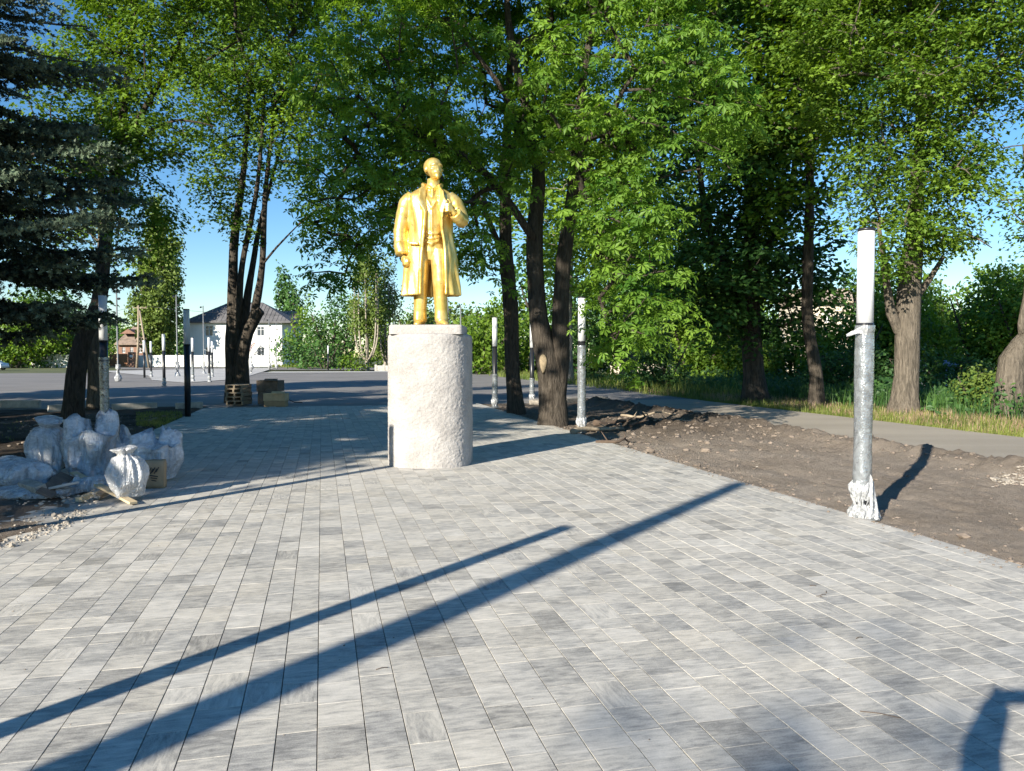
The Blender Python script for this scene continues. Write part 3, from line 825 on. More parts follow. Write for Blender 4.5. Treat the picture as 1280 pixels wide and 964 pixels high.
tree('maple_tree', 'tree with a thick two-tone trunk just right of the near wrapped lamp', 'tree',
     [[L4(b, .42), L4(P(1133, 470, 23.6), .36), L4(P(1134, 420, 23.6), .36), L4(P(1138, 340, 23.6), .30), L4(P(1145, 270, 23.6), .22), L4(P(1150, 150, 23.6), .13), L4(P(1150, 0, 23.4), .07)],
      [L4(P(1130, 425, 23.6), .16), L4(P(1114, 392, 23.5), .15), L4(P(1108, 350, 23.3), .09), L4(P(1098, 280, 23), .05)],
      [L4(P(1140, 380, 23.6), .1), L4(P(1160, 352, 23.6), .09), L4(P(1180, 320, 23.4), .05)],
      [L4(P(1150, 200, 23.6), .09), L4(P(1210, 150, 23.3), .07), L4(P(1260, 80, 23), .04)], [L4(P(1140, 300, 23.6), .05), L4(P(1200, 290, 23), .03), L4(P(1240, 310, 22.8), .015)]],
     [E(1140, 215, 23, 2.2, 1.9, 1.6), E(1095, 265, 22.6, 1.0, 1, .9), E(1115, 325, 22.7, .75, .7, .5), E(1165, 300, 22.8, .9, .8, .8), E(1085, 350, 23, .5, .6, .5), E(1140, 290, 22.4, 1.1, .8, .9), E(1130, 110, 23, 2.8, 2.4, 1.6), E(1110, 10, 23, 3.2, 2.6, 1.8), E(1200, 60, 23, 2.6, 2.2, 2), E(1190, 200, 23, 1.3, 1.2, .9), E(1180, 300, 23.6, 1.1, 1, .7), E(1120, -80, 23, 3.6, 3, 2)],
     'maple', 'maple', per=80, size=.165, rad=.72, spacing=.78, seed=13, gap=.14, bark='bark_light')
b = base_at(1262, 22)
tree('maple_tree', 'bent pale trunked tree at the right edge beyond the road', 'tree',
     [[L4(b, .38), L4(P(1262, 480, 22), .36), L4(P(1266, 452, 22), .36), L4(P(1280, 432, 22), .34), L4(P(1302, 405, 22), .28), L4(P(1322, 330, 22), .22), L4(P(1300, 160, 22), .12), L4(P(1290, 0, 22), .06)],
      [L4(P(1280, 430, 22), .13), L4(P(1277, 405, 21.9), .11), L4(P(1284, 370, 21.8), .10), L4(P(1288, 300, 21.8), .07), L4(P(1280, 180, 21.6), .04)]],
     [E(1290, 120, 21.6, 1.5, 2, 2), E(1300, 10, 22, 2.4, 2, 1.8), E(1290, 270, 21.6, .9, 1, 1), E(1330, 230, 22, 1.6, 1.6, 2.5)],
     'maple', 'maple', per=42, size=.17, rad=.7, spacing=.8, seed=14, gap=.15, bark='bark_light')
b = base_at(711, 52)
tree('birch_tree', 'pale trunked tree seen between the forked chestnut and the middle lamp', 'tree',
     [[L4(b, .34), L4(P(710, 400, 52), .28), L4(P(713, 300, 52), .22), L4(P(715, 180, 52), .1)]],
     [E(730, 320, 52, 4.5, 4, 3.2), E(720, 200, 52, 5, 4, 4.5), E(690, 250, 52, 4, 3, 4)], 'simple', 'maple', per=60, size=.40, rad=1.4, spacing=1.6, seed=15, gap=.1, bark='bark_pale')
b = base_at(785, 60)
tree('maple_tree', 'low tree with a short pale trunk at the far edge of the lane', 'tree',
     [[L4(b, .7), L4(P(786, 450, 60), .6), L4(P(782, 410, 60), .4), L4(P(790, 340, 60), .2)]],
     [E(780, 400, 60, 4.0, 3, 2.6), E(830, 380, 60, 4.2, 3, 3.5), E(800, 280, 60, 6, 4, 5)], 'simple', 'bright', per=62, size=.42, rad=1.5, spacing=1.7, seed=16, bark='bark_pale')

# far wall of trees and bushes beyond the road: each its own plant
def bush(px, D, w, h, lm, seed, label, name='bush', cat='bush', group=None, per=60, size=.2, rad=.6, sp=.7, z0=0.0, gap=0):
    x = (px - 640) / FPX * D; rd = random.Random(seed)
    bl = [(x + rd.uniform(-.25, .25) * w, D + rd.uniform(-.3, .3), z0 + h * k, w * s, w * s * .8, h * .32) for k, s in ((.30, .50), (.55, .46), (.78, .30))]
    st = [[(x + dx * .2, D, -.1, .05 * h / 2), (x + dx, D, h * .5, .035 * h / 2), (x + dx * 1.5, D, h * .8, .015)] for dx in (-.25 * w, .05 * w, .3 * w)]
    return tree(name, label, cat, st, bl, 'simple', lm, per=per, size=size, rad=rad, spacing=sp, seed=seed, shell=.2, group=group, trunk_n=6, root_flare=1, flat=.8, up=.5, gap=gap)
FARB = [  # px, D, width, height, kind, label
    (602, 78, 7.0, 6.2, 'bright', 'bright sunlit bush just right of the pedestal across the lot'),
    (660, 84, 8.0, 6.6, 'bright', 'light green bush showing between the two dark trunks'),
    (560, 110, 10.0, 8.6, 'poplar', 'dull green far tree behind the pedestal'),
    (625, 105, 9.0, 11, 'maple', 'taller green far tree above the bright bush beside the pedestal'),
    (730, 58, 4.6, 5.0, 'weeds', 'dark bush at the lane edge behind the middle wrapped lamp'),
    (828, 40, 3.0, 3.0, 'weeds', 'dark rounded bush on the verge right of the short pale trunk'),
    (870, 48, 5.5, 6.5, 'maple', 'green thicket left of the stout shaded tree'),
    (920, 52, 6, 5.0, 'darkleaf', 'dark thicket directly behind the stout shaded tree'),
    (985, 46, 5.0, 3.6, 'bright', 'sunlit low bush between the stout tree and the thin leaning one'),
    (1062, 42, 4.0, 4.4, 'maple', 'green thicket behind the near wrapped lamp'),
    (1105, 44, 5.0, 6.5, 'maple', 'tall thicket behind the two-tone trunk'),
    (1170, 50, 5.6, 6.6, 'maple', 'broad thicket right of the two-tone trunk'),
    (1230, 40, 5.0, 6.0, 'maple', 'dense thicket left of the bent trunk'),
    (1290, 38, 4.6, 5.6, 'maple', 'thicket filling the right edge behind the bent trunk'),
    (1222, 24.5, 1.7, 1.35, 'poplar', 'yellowish small bush on the verge left of the bent trunk'),
    (1140, 33, 2.6, 2.0, 'weeds', 'low dark bush right behind the two-tone trunk'),
    (1195, 32, 3.4, 1.5, 'weeds', 'low dark bush left of the yellowish bush'),
    (1060, 34, 3.0, 2.2, 'weeds', 'low dark bush behind the base of the near lamp'),
    (1110, 80, 12, 10, 'darkleaf', 'distant dark tree mass behind the two-tone trunk'),
    (880, 85, 12, 14, 'maple', 'distant tall tree above the thicket at the lane'),
    (990, 95, 10, 9, 'maple', 'distant tree left of the cream building'),
    (1240, 85, 12, 11, 'maple', 'distant tree above the thicket at the right'),
    (790, 90, 14, 16, 'darkleaf', 'distant tall tree behind the short pale trunk'),
    (690, 105, 12, 15, 'darkleaf', 'distant dark tree behind the forked chestnut'),
    (1330, 70, 9, 9.5, 'darkleaf', 'distant dark tree at the right edge'),
]
for i, (px, D, w, h, lm, lb) in enumerate(FARB):
    k = D / 45
    bush(px, D, w, h, lm, 40 + i, lb, 'bush' if h < 7 else 'background_tree', 'bush' if h < 7 else 'tree', None, per=46 if D < 70 else 27, size=(.24 if D < 70 else .30) * max(.55, k), rad=.65 * max(.5, k), sp=(.75 if D < 70 else .85) * max(.5, k))

# multi-stem tree left of centre
b = base_at(294, 29.5)
tree('maple_tree', 'many stemmed tree left of centre with a pallet stack at its foot', 'tree',
     [[L4(b, .36), L4(P(290, 450, 29.5), .27), L4(P(291, 390, 29.5), .22), L4(P(293, 300, 29.5), .16), L4(P(305, 210, 29.5), .11), L4(P(312, 100, 29.5), .06)],
      [L4(Vector((b.x + .25, b.y, 0)), .34), L4(P(301, 450, 29.4), .28), L4(P(310, 415, 29.4), .22), L4(P(322, 392, 29.3), .20), L4(P(327, 388, 29.3), .16)],
      [L4(P(296, 440, 29.5), .18), L4(P(298, 390, 29.4), .15), L4(P(303, 330, 29.3), .11), L4(P(322, 230, 29.2), .08), L4(P(330, 120, 29), .05)],
      [L4(P(304, 430, 29.5), .17), L4(P(308, 380, 29.6), .15), L4(P(318, 320, 29.7), .11), L4(P(325, 280, 29.7), .08), L4(P(352, 180, 29.8), .05)],
      [L4(P(316, 400, 29.4), .16), L4(P(322, 370, 29.4), .15), L4(P(328, 330, 29.4), .12), L4(P(332, 240, 29.4), .09), L4(P(345, 120, 29.4), .05)],
      [L4(P(325, 335, 29.4), .05), L4(P(345, 310, 29.2), .04), L4(P(372, 282, 29), .02)]],
     [E(330, 60, 29.5, 3.3, 2.6, 3.2), E(270, 120, 29, 1.8, 1.7, 1.9), E(300, 205, 29, 1.9, 1.8, 1.7), E(355, 185, 29, 1.5, 1.5, 1.9), E(262, 225, 28.8, .9, .9, .8), E(400, 90, 29, 1.9, 1.7, 2.3),
      E(390, 250, 29, .5, .6, .5), E(255, 262, 28.6, .5, .6, .8), E(320, -60, 29, 4, 3, 2.4), E(300, 270, 29, 1.0, 1, .7)],
     'maple', 'maple', per=72, size=.185, rad=.8, spacing=.85, seed=21, gap=.16)
# leaning dark trunk left
b = base_at(90, 20)
def cutend(root, base):
    p = P(99, 405, 19.6) - base; m = MB(); m.tube([p + Vector((.12, .12, -.03)), p, p + Vector((-.03, -.05, .01))], [.1, .085, .075], 10); m.obj('branch_stub', M['cut'], root)
tree('maple_tree', 'leaning dark trunked tree at the left with a round pale saw cut', 'tree',
     [[L4(b, .26), L4(P(95, 470, 20), .225), L4(P(105, 420, 20), .215), L4(P(124, 380, 20), .19), L4(P(132, 300, 20), .15), L4(P(148, 190, 20), .11), L4(P(163, 60, 20), .06), L4(P(175, -40, 20), .05)],
      [L4(P(148, 190, 20), .075), L4(P(196, 110, 19.8), .06), L4(P(222, 60, 19.6), .045), L4(P(240, 10, 19.4), .03)],
      [L4(P(200, 105, 19.8), .05), L4(P(250, 80, 19.5), .035), L4(P(300, 50, 19.3), .02)],
      [L4(P(150, 210, 20), .06), L4(P(185, 165, 19.8), .04), L4(P(225, 150, 19.6), .03), L4(P(268, 158, 19.4), .015)],
      [L4(P(190, 130, 19.8), .045), L4(P(187, 60, 19.8), .03), L4(P(190, 0, 19.8), .02)]],
     [E(190, 60, 19.6, 1.5, 1.4, 1.3), E(240, 30, 19.4, 1.5, 1.3, 1.1), E(180, 170, 19.8, 1.1, 1.2, .8), E(225, 120, 19.5, .8, .9, .5), E(175, 270, 19.8, .8, 1, .8), E(165, -40, 19.8, 2.2, 2, 1.2), E(280, -10, 19.4, 1.4, 1.4, .9), E(130, 120, 20, 1.3, 1.4, 1.8), (*E(205, 60, 19, 1.2, .8, 1.2), 1), (*E(160, 90, 19.3, 1.0, .7, 1.1), 1), (*E(195, 0, 19, 1.6, 1, .9), 1), (*E(150, 215, 19.4, .8, .7, .7), 1)],
     'maple', 'maple', per=80, size=.135, rad=.6, spacing=.62, seed=22, gap=.14, extra=cutend)
b = base_at(117, 25)
tree('maple_tree', 'second trunk standing just behind the left wrapped lamp', 'tree',
     [[L4(b, .22), L4(P(118, 440, 25), .19), L4(P(122, 380, 25), .17), L4(P(128, 280, 25), .13), L4(P(120, 120, 25), .07)]],
     [E(110, 150, 25, 2.2, 2, 2.6), E(90, 320, 25, 1.8, 1.6, 1.3), E(180, 300, 25.5, 1.1, 1, .9), E(50, 260, 25, 2.4, 2, 3)], 'maple', 'maple', per=32, size=.2, rad=.8, spacing=.95, seed=23, gap=.1, bark='bark_light')

# spruce at the left edge
def spruce():
    bx = Vector((-9.1, 10.7, -.05)); root = thing('spruce_tree', 'dark blue spruce at the left edge with drooping branch tiers', 'tree', bx)
    r = np.random.default_rng(5); H = 15.0
    m = MB(); m.tube([(0, 0, -.2), (0, 0, 3), (0.1, 0, 8), (0, 0, H)], [.34, .27, .17, .02], 12); m.obj('trunk', M['bark'], root)
    br = MB(); C = []; Dn = []; T = []; Ln = []
    z = 2.5
    while z < H - .4:
        f = 1 - (z - 2.5) / (H - 2.5)
        n = 10 if z < 8 else 6
        for k in range(n):
            a = k * 2 * math.pi / n + r.uniform(-.3, .3) + z * 1.7; Lb = (4.35 * f ** .62) * r.uniform(.74, 1.08) * min(1, .62 + (z - 2.5) * .25); dr = r.uniform(.7, 1.25); zo = r.uniform(-.10, .10)
            pts = []; ns = 9
            for i in range(ns):
                t = i / (ns - 1); rr = Lb * t; dz = -0.30 * Lb * math.sin(t * 1.9) * .62 + .10 * Lb * max(0, t - .7)
                pts.append(Vector((math.cos(a) * rr, math.sin(a) * rr, z + dz * dr + zo)))
            br.tube(pts, [.05 * (1 - i / ns) * (.5 + .5 * f) + .006 for i in range(ns)], 5)
            dirv = np.array([math.cos(a), math.sin(a), 0]); side = np.array([-math.sin(a), math.cos(a), 0])
            # lateral twigs with shoots
            dens = 1.0 if z < 7.2 else .15
            ntw = int(Lb * 24 * dens)
            for j in range(ntw):
                t = .12 + .88 * (j + r.uniform()) / ntw; sgn = 1 if j % 2 else -1
                i0 = min(int(t * (ns - 1)), ns - 2); ft = t * (ns - 1) - i0; p = np.array(pts[i0].lerp(pts[i0 + 1], ft))
                tl = (1.0 - .62 * t) * .85 * r.uniform(.7, 1.15) * min(1, Lb / 3)
                tv = side * sgn * .85 + dirv * .62; tv /= np.linalg.norm(tv)
                nsn = max(2, int(tl / .055))
                q = np.linspace(.05, 1, nsn); o = p + tv[None] * (q * tl)[:, None]; o[:, 2] += -.32 * tl * q ** 1.6 + r.normal(0, .02, nsn)
                o += r.normal(0, .018, (nsn, 3))
                dv = tv[None] + r.normal(0, .38, (nsn, 3)) + np.array([0, 0, -.05]); dv /= np.linalg.norm(dv, axis=1, keepdims=True)
                C.append(o); Dn.append(dv); T.append(.05 + .55 * q ** 2 * (.4 + .6 * t) + .30 * (t > .82)); Ln.append(np.full(nsn, .085))  # pale tips; tone also paints a shaded interior and sunlit ends
        z += (.50 if z < 8 else .75) * r.uniform(.85, 1.15)
    tag(br.obj('branches', M['bark'], root), kind='stuff')
    C = np.concatenate(C); Dn = np.concatenate(Dn); T = np.concatenate(T); Ln = np.concatenate(Ln)
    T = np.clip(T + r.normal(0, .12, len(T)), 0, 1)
    # each shoot: needles as thin triangles round the axis
    up = np.cross(Dn, r.normal(size=Dn.shape)); up /= np.linalg.norm(up, axis=1, keepdims=True); sd = np.cross(Dn, up)
    V = []
    nk = 8
    for k in range(nk):
        a = k * 2.399; f = k / nk
        ou = up * math.cos(a) + sd * math.sin(a)
        b0 = C + Dn * (Ln * f)[:, None]
        tip = b0 + ou * .042 + Dn * .036
        w = np.cross(ou, Dn) * .018
        V += [b0 - w, b0 + w, tip]
    V = np.stack(V, 1).reshape(-1, 3)
    F = np.arange(len(V)).reshape(-1, 3)
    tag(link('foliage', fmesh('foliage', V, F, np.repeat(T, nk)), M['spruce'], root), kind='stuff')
    print('spruce tris', len(F))
spruce()

# columnar poplars and far trees across the lot
def poplar(px, D, w, h, seed, label, lm='poplar', stems=3, z0=1.0, name='poplar_tree', lean=0, gap=0, bark='bark_light', size=None, per=60):
    x = (px - 640) / FPX * D; rd = random.Random(seed); k = D / 100
    limbs = [[(x, D, -.1, .045 * w + .1), (x, D, h * .3, .03 * w + .05), (x + lean, D, h * .7, .12), (x + lean, D, h * .95, .04)]]
    for i in range(stems):
        dx = rd.uniform(-.35, .35) * w
        limbs.append([(x, D, h * .06, .15), (x + dx, D - rd.uniform(0, .35) * w, h * .25, .11), (x + dx * 1.1, D - rd.uniform(.1, .4) * w, h * .8, .05)])
    bl = []
    for i in range(9):
        f = i / 8; ww = w * .5 * (math.sin(math.pi * min(1, (f * .86 + .12))) ** .55) * rd.uniform(.85, 1.1)
        bl.append((x + lean * f + rd.uniform(-.08, .08) * w, D + rd.uniform(-.1, .1) * w, z0 + (h - z0) * (f * .92 + .04), ww, ww, h * .075))
    return tree(name, label, 'tree', limbs, bl, 'simple', lm, per=per, size=size or .45 * k, rad=.9 * k, spacing=1.0 * k, seed=seed, shell=.45, flat=1.2, droop=-.3, up=.2, gap=gap, trunk_n=7, root_flare=1, bark=bark)
poplar(201, 140, 7.6, 29, 31, 'tall columnar poplar at the left behind the white wall', 'poplar', gap=.03)
poplar(357, 175, 3.4, 20.5, 32, 'narrow dark poplar behind the house, left one of the pair', 'darkleaf', gap=0)
poplar(368, 172, 3.0, 17.5, 33, 'narrow dark poplar behind the house, shorter one of the pair', 'darkleaf', gap=0)
poplar(459, 100, 4.6, 15.5, 34, 'sparse poplar with two pale slanting stems left of the statue', 'poplar', stems=5, gap=.35, bark='bark_pale', z0=4, size=.38)
poplar(482, 104, 4.2, 14.5, 35, 'thin crowned poplar touching the statue at its left', 'poplar', stems=8, gap=.38, bark='bark_pale', z0=2, size=.36)
for i, (px, D, w, h, lm, lb) in enumerate([
    (385, 125, 7.5, 10.5, 'maple', 'round leafy tree just right of the white house'),
    (415, 120, 8.5, 10.8, 'darkleaf', 'dark round tree between the house and the pale stemmed poplar'),
    (432, 128, 6, 10, 'maple', 'green tree behind the dark round one'),
    (376, 112, 5.5, 4.8, 'darkleaf', 'low dark bush against the right wall of the white house'),
    (446, 98, 3.0, 2.1, 'bright', 'small bright green bush in front of the pale stemmed poplar'),
    (405, 108, 5, 4.5, 'darkleaf', 'dark bush at the foot of the dark round tree'),
    (150, 165, 8, 6, 'maple', 'low far tree behind the tiled cottage'),
    (128, 120, 3.4, 9, 'darkleaf', 'dark tree beside the brown gate'),
    (60, 130, 16, 12, 'darkleaf', 'broad far tree behind the spruce'),
    (15, 125, 14, 11, 'maple', 'far tree at the left edge behind the spruce'),
    (228, 190, 15, 9, 'darkleaf', 'very distant tree left of the house beyond the white wall'),
    (110, 185, 22, 11, 'maple', 'very distant tree behind the leaning trunk'),
    (497, 180, 16, 11, 'maple', 'very distant tree just left of the pedestal'),
    (185, 200, 14, 9, 'maple', 'very distant tree behind the A shaped pole'),
    (590, 170, 20, 12, 'darkleaf', 'very distant tree right of the statue legs'),
    (520, 120, 8, 11, 'poplar', 'far tree behind the legs of the statue'),
    (510, 98, 4, 3, 'bright', 'low bush hidden mostly behind the pedestal'),
    ]):
    k = D / 45
    bush(px, D, w, h, lm, 80 + i, lb, 'bush' if h < 6 else 'background_tree', 'bush' if h < 6 else 'tree', None, per=27, size=.19 * k, rad=.5 * k, sp=.6 * k)

# off-frame trees that shade the middle of the walk
def LL(lon, lat): # along the light / to its left
    a = R(SUN_AZ); la = lat + 7.39
    return (lon * math.sin(a) - la * math.cos(a), lon * math.cos(a) + la * math.sin(a))
for i, (lo, la, r_, h, lb) in enumerate([(-9, 3.6, 2.4, 8.2, 'maple outside the picture at the left, nearest the walk'), (-22, 6.5, 3.6, 12, 'broad maple outside the picture at the far left'), (-33, 3.6, 2.2, 20, 'tall maple outside the picture behind the camera'), (-16, 9.5, 3.0, 9, 'slim maple outside the picture left of the spruce'), (-4, 3.6, 2.4, 16, 'tall bare stemmed maple outside the picture, added to shade the chestnut trunk'), (-26, -6.85, .9, 12.6, 'thin maple outside the picture far behind the camera'), (-2, 13, 4.0, 13, 'round maple outside the picture beyond the spruce'), (4, 21, 4.5, 9.5, 'broad maple outside the picture by the lot'), (8, 30, 5, 16, 'wide maple far outside the picture by the lot')]):  # bare stemmed one is added, crown set high to darken the forked chestnut
    x, y = LL(lo, la)
    tree('maple_tree', lb, 'tree', [[(x, y, -.1, .3), (x, y, 3, .25), (x, y, h * .8, .08)]],
         [(x, y, h * .81, r_, r_, h * .19)] if h in (16, 12.6) and 'mid' not in lb and r_ < 3 else [(x, y, h * .38, r_ * (.45 if i == 0 else 1), r_ * (.45 if i == 0 else 1), h * .22), (x, y, h * .68, r_ * .9, r_ * .9, h * .28)], 'simple', 'maple', per=16 if h != 12.6 else 5, size=.6 if h != 12.6 else .35, rad=.9, spacing=1.05 if h != 12.6 else .6, seed=60 + i)

#==================================================================== GRASS
def blades(name, regions, m, label=None):
    Vs = []; Ts = []
    for (n, fn, h0, h1, w, bend) in regions:
        p = fn(n); n = len(p); a = rng.uniform(0, 6.28, n); h = rng.uniform(h0, h1, n) * (1 + .3 * vn(p * 1.2))
        d = np.stack([np.cos(a), np.sin(a), 0 * a], 1); s = np.stack([-np.sin(a), np.cos(a), 0 * a], 1) * w
        b = rng.uniform(0, bend, n)
        mid = p + d * (b * h * .3)[:, None] + np.array([0, 0, 1]) * (h * .6)[:, None]
        tip = p + d * (b * h)[:, None] + np.array([0, 0, 1]) * (h * (1 - .25 * b))[:, None]
        Vs.append(np.stack([p - s, p + s, mid + s * .7, mid - s * .7, mid - s * .7, mid + s * .7, tip + s * .08, tip - s * .08], 1).reshape(-1, 3))
        Ts.append(np.repeat(np.clip(.5 + .5 * vn(p * .7) + rng.normal(0, .18, n), 0, 1), 2))
    V = np.concatenate(Vs); F = np.arange(len(V)).reshape(-1, 4)
    return tag(link(name, fmesh(name, V, F, np.concatenate(Ts)), m), label, None, None, 'stuff')
def strip(t0, t1, s0, s1, dens=None, z=-.12):
    def f(n):
        t = rng.uniform(t0, t1, n); s = s0 + (s1 - s0) * rng.uniform(0, 1, n) ** 1.15
        t = t + .15 * vn(np.stack([s * .8, t * 0, t * 0], 1))
        x = t * math.cos(TH) - s * math.sin(TH); y = t * math.sin(TH) + s * math.cos(TH)
        p = np.stack([x, y, np.full(n, z)], 1)
        if dens is not None: p = p[vn(p * dens + 11) > -.1]
        return p
    return f
blades('verge_grass', [(15000, strip(14.75, 18.2, 6, 34), .1, .32, .007, .8), (9000, strip(14.7, 15.6, 6, 34), .05, .16, .006, .8), (9000, strip(15, 24, 30, 70), .3, .7, .02, .6)], M['grass'], 'green grass on the verge beyond the road')
blades('dry_grass', [(17000, strip(15.2, 18.6, 7, 36, 1.3), .10, .34, .005, .9)], M['drygrass'], 'pinkish dry grass on the verge beyond the road')
blades('tall_weeds', [(16000, strip(17.6, 26, 6, 52), .35, 1.0, .013, .9)], M['weeds'], 'tall dark green weeds behind the verge')
def weedpatch():
    n = 15000; p = strip(17.4, 25, 5, 50, .9, 0)(n); n = len(p); hh = .5 + .5 * vn(p * .6 + 3)
    p[:, 2] = -.1 + rng.uniform(0, 1, n) ** .8 * (.25 + 1.15 * hh); nn = rng.normal(0, .5, (n, 3)) + np.array([-.3, -.5, .8]); nn /= np.linalg.norm(nn, axis=1, keepdims=True)
    V, F = simpleleaf(p, nn, rng.uniform(.10, .24, n), .3)
    tag(link('leafy_weeds', fmesh('leafy_weeds', V, F, np.clip(.5 + .5 * vn(p * 1.1) + rng.normal(0, .15, n), 0, 1)), M['weeds']), 'leafy dark weeds behind the verge', None, None, 'stuff')
weedpatch()
def gl(n):
    q = [G(rng.uniform(170, 228), rng.uniform(516, 534)) for _ in range(n)]
    return np.array([(p.x, p.y, -.01) for p in q if TS(p.x, p.y)[0] < T_L - .02] )
blades('grass_patch', [(3500, gl, .04, .13, .005, .8), (800, strip(-8, T_L, 17, 24, .6, -.02), .04, .1, .006, .8)], M['grass'], 'short green grass beside the left edge of the paving')
blades('far_grass', [(5000, lambda n: np.array([G(rng.uniform(340, 700), rng.uniform(457.5, 459.5), -.1)[:] for _ in range(n)]), .2, .6, .05, .5)], M['grass'], 'far grass strip across the lot')

#==================================================================== STATUE AND PEDESTAL
PD = 12.2; PX = (537 - 640) / FPX * PD
def pedestal():
    root = thing('pedestal', 'white roughcast pedestal with a rounded front under the golden statue', 'pedestal', (PX, PD, 0), R(-2))
    def prof(n, hw, hd, sq=2.6):
        # rounded front arc, soft corners, flat sides
        pts = []
        for k in range(n):
            a = 2 * math.pi * k / n; c, s = math.cos(a), math.sin(a)
            e = sq if s < 0 else 8
            pts.append((hw * abs(c) ** (2 / e) * (1 if c > 0 else -1), hd * abs(s) ** (2 / e) * (1 if s > 0 else -1)))
        return pts
    def body(name, hw, hd, z0, z1, amp, nz, taper, rnd):
        n = 330; pr = np.array(prof(n * 4, hw, hd, 14 if name == 'plinth' else 2.35)); seg = np.r_[0, np.cumsum(np.linalg.norm(np.diff(np.r_[pr, pr[:1]], axis=0), axis=1))]
        tt = np.linspace(0, seg[-1], n, endpoint=False); prx = np.interp(tt, seg, np.r_[pr[:, 0], pr[0, 0]]); pry = np.interp(tt, seg, np.r_[pr[:, 1], pr[0, 1]])
        nx = np.roll(pry, -1) - np.roll(pry, 1); ny = -(np.roll(prx, -1) - np.roll(prx, 1)); ll = np.hypot(nx, ny); nx /= ll; ny /= ll
        V = []
        zs = np.linspace(z0, z1, nz); 
        rows = [(z, 0.0) for z in zs] + [(z1 + .01, -.02), (z1 + .014, -.06)]
        for z, ins in rows:
            sc = 1 + taper * (1 - (z - z0) / (z1 - z0)); ins -= rnd * max(0, (z - (z1 - .05)) / .05) ** 2
            V.append(np.stack([prx * sc + nx * ins, pry * sc + ny * ins, np.full(n, z)], 1))
        V = np.concatenate(V); N = np.tile(np.stack([nx, ny, 0 * nx], 1), (len(rows), 1))
        d = fbm(V * 38, 2) * .75 + np.maximum(0, fbm(V * 26 + 4, 2)) * .55 + fbm(V * 2.2, 2) * .2
        V = V + N * (d * amp)[:, None]
        idx = np.arange(len(rows) * n).reshape(len(rows), n)
        F = np.stack([idx[:-1], np.roll(idx[:-1], -1, 1), np.roll(idx[1:], -1, 1), idx[1:]], -1).reshape(-1, 4)
        me = fmesh(name, V, F, smooth=True)
        bm = bmesh.new(); bm.from_mesh(me); bm.verts.ensure_lookup_table()
        f = bm.faces.new([bm.verts[i] for i in idx[-1]]); bm.to_mesh(me); bm.free()
        me.polygons.foreach_set('use_smooth', np.ones(len(me.polygons), bool))
        return link(name, me, M['plaster'], root)
    body('shaft', .645, .58, 0.0, 2.045, .010, 190, .012, .02)
    body('plinth', .572, .47, 2.045, 2.178, .004, 26, 0, .004)
    return root
pedestal()

def remesh(me, voxel, smooth=2, mat=None):
    o = bpy.data.objects.new('tmp', me); COL.objects.link(o)
    m = o.modifiers.new('r', 'REMESH'); m.mode = 'VOXEL'; m.voxel_size = voxel; m.use_smooth_shade = True
    if smooth: s = o.modifiers.new('s', 'SMOOTH'); s.factor = .35; s.iterations = smooth
    dg = bpy.context.evaluated_depsgraph_get(); dg.update()
    new = bpy.data.meshes.new_from_object(o.evaluated_get(dg)); bpy.data.objects.remove(o)
    new.polygons.foreach_set('use_smooth', np.ones(len(new.polygons), bool)); return new

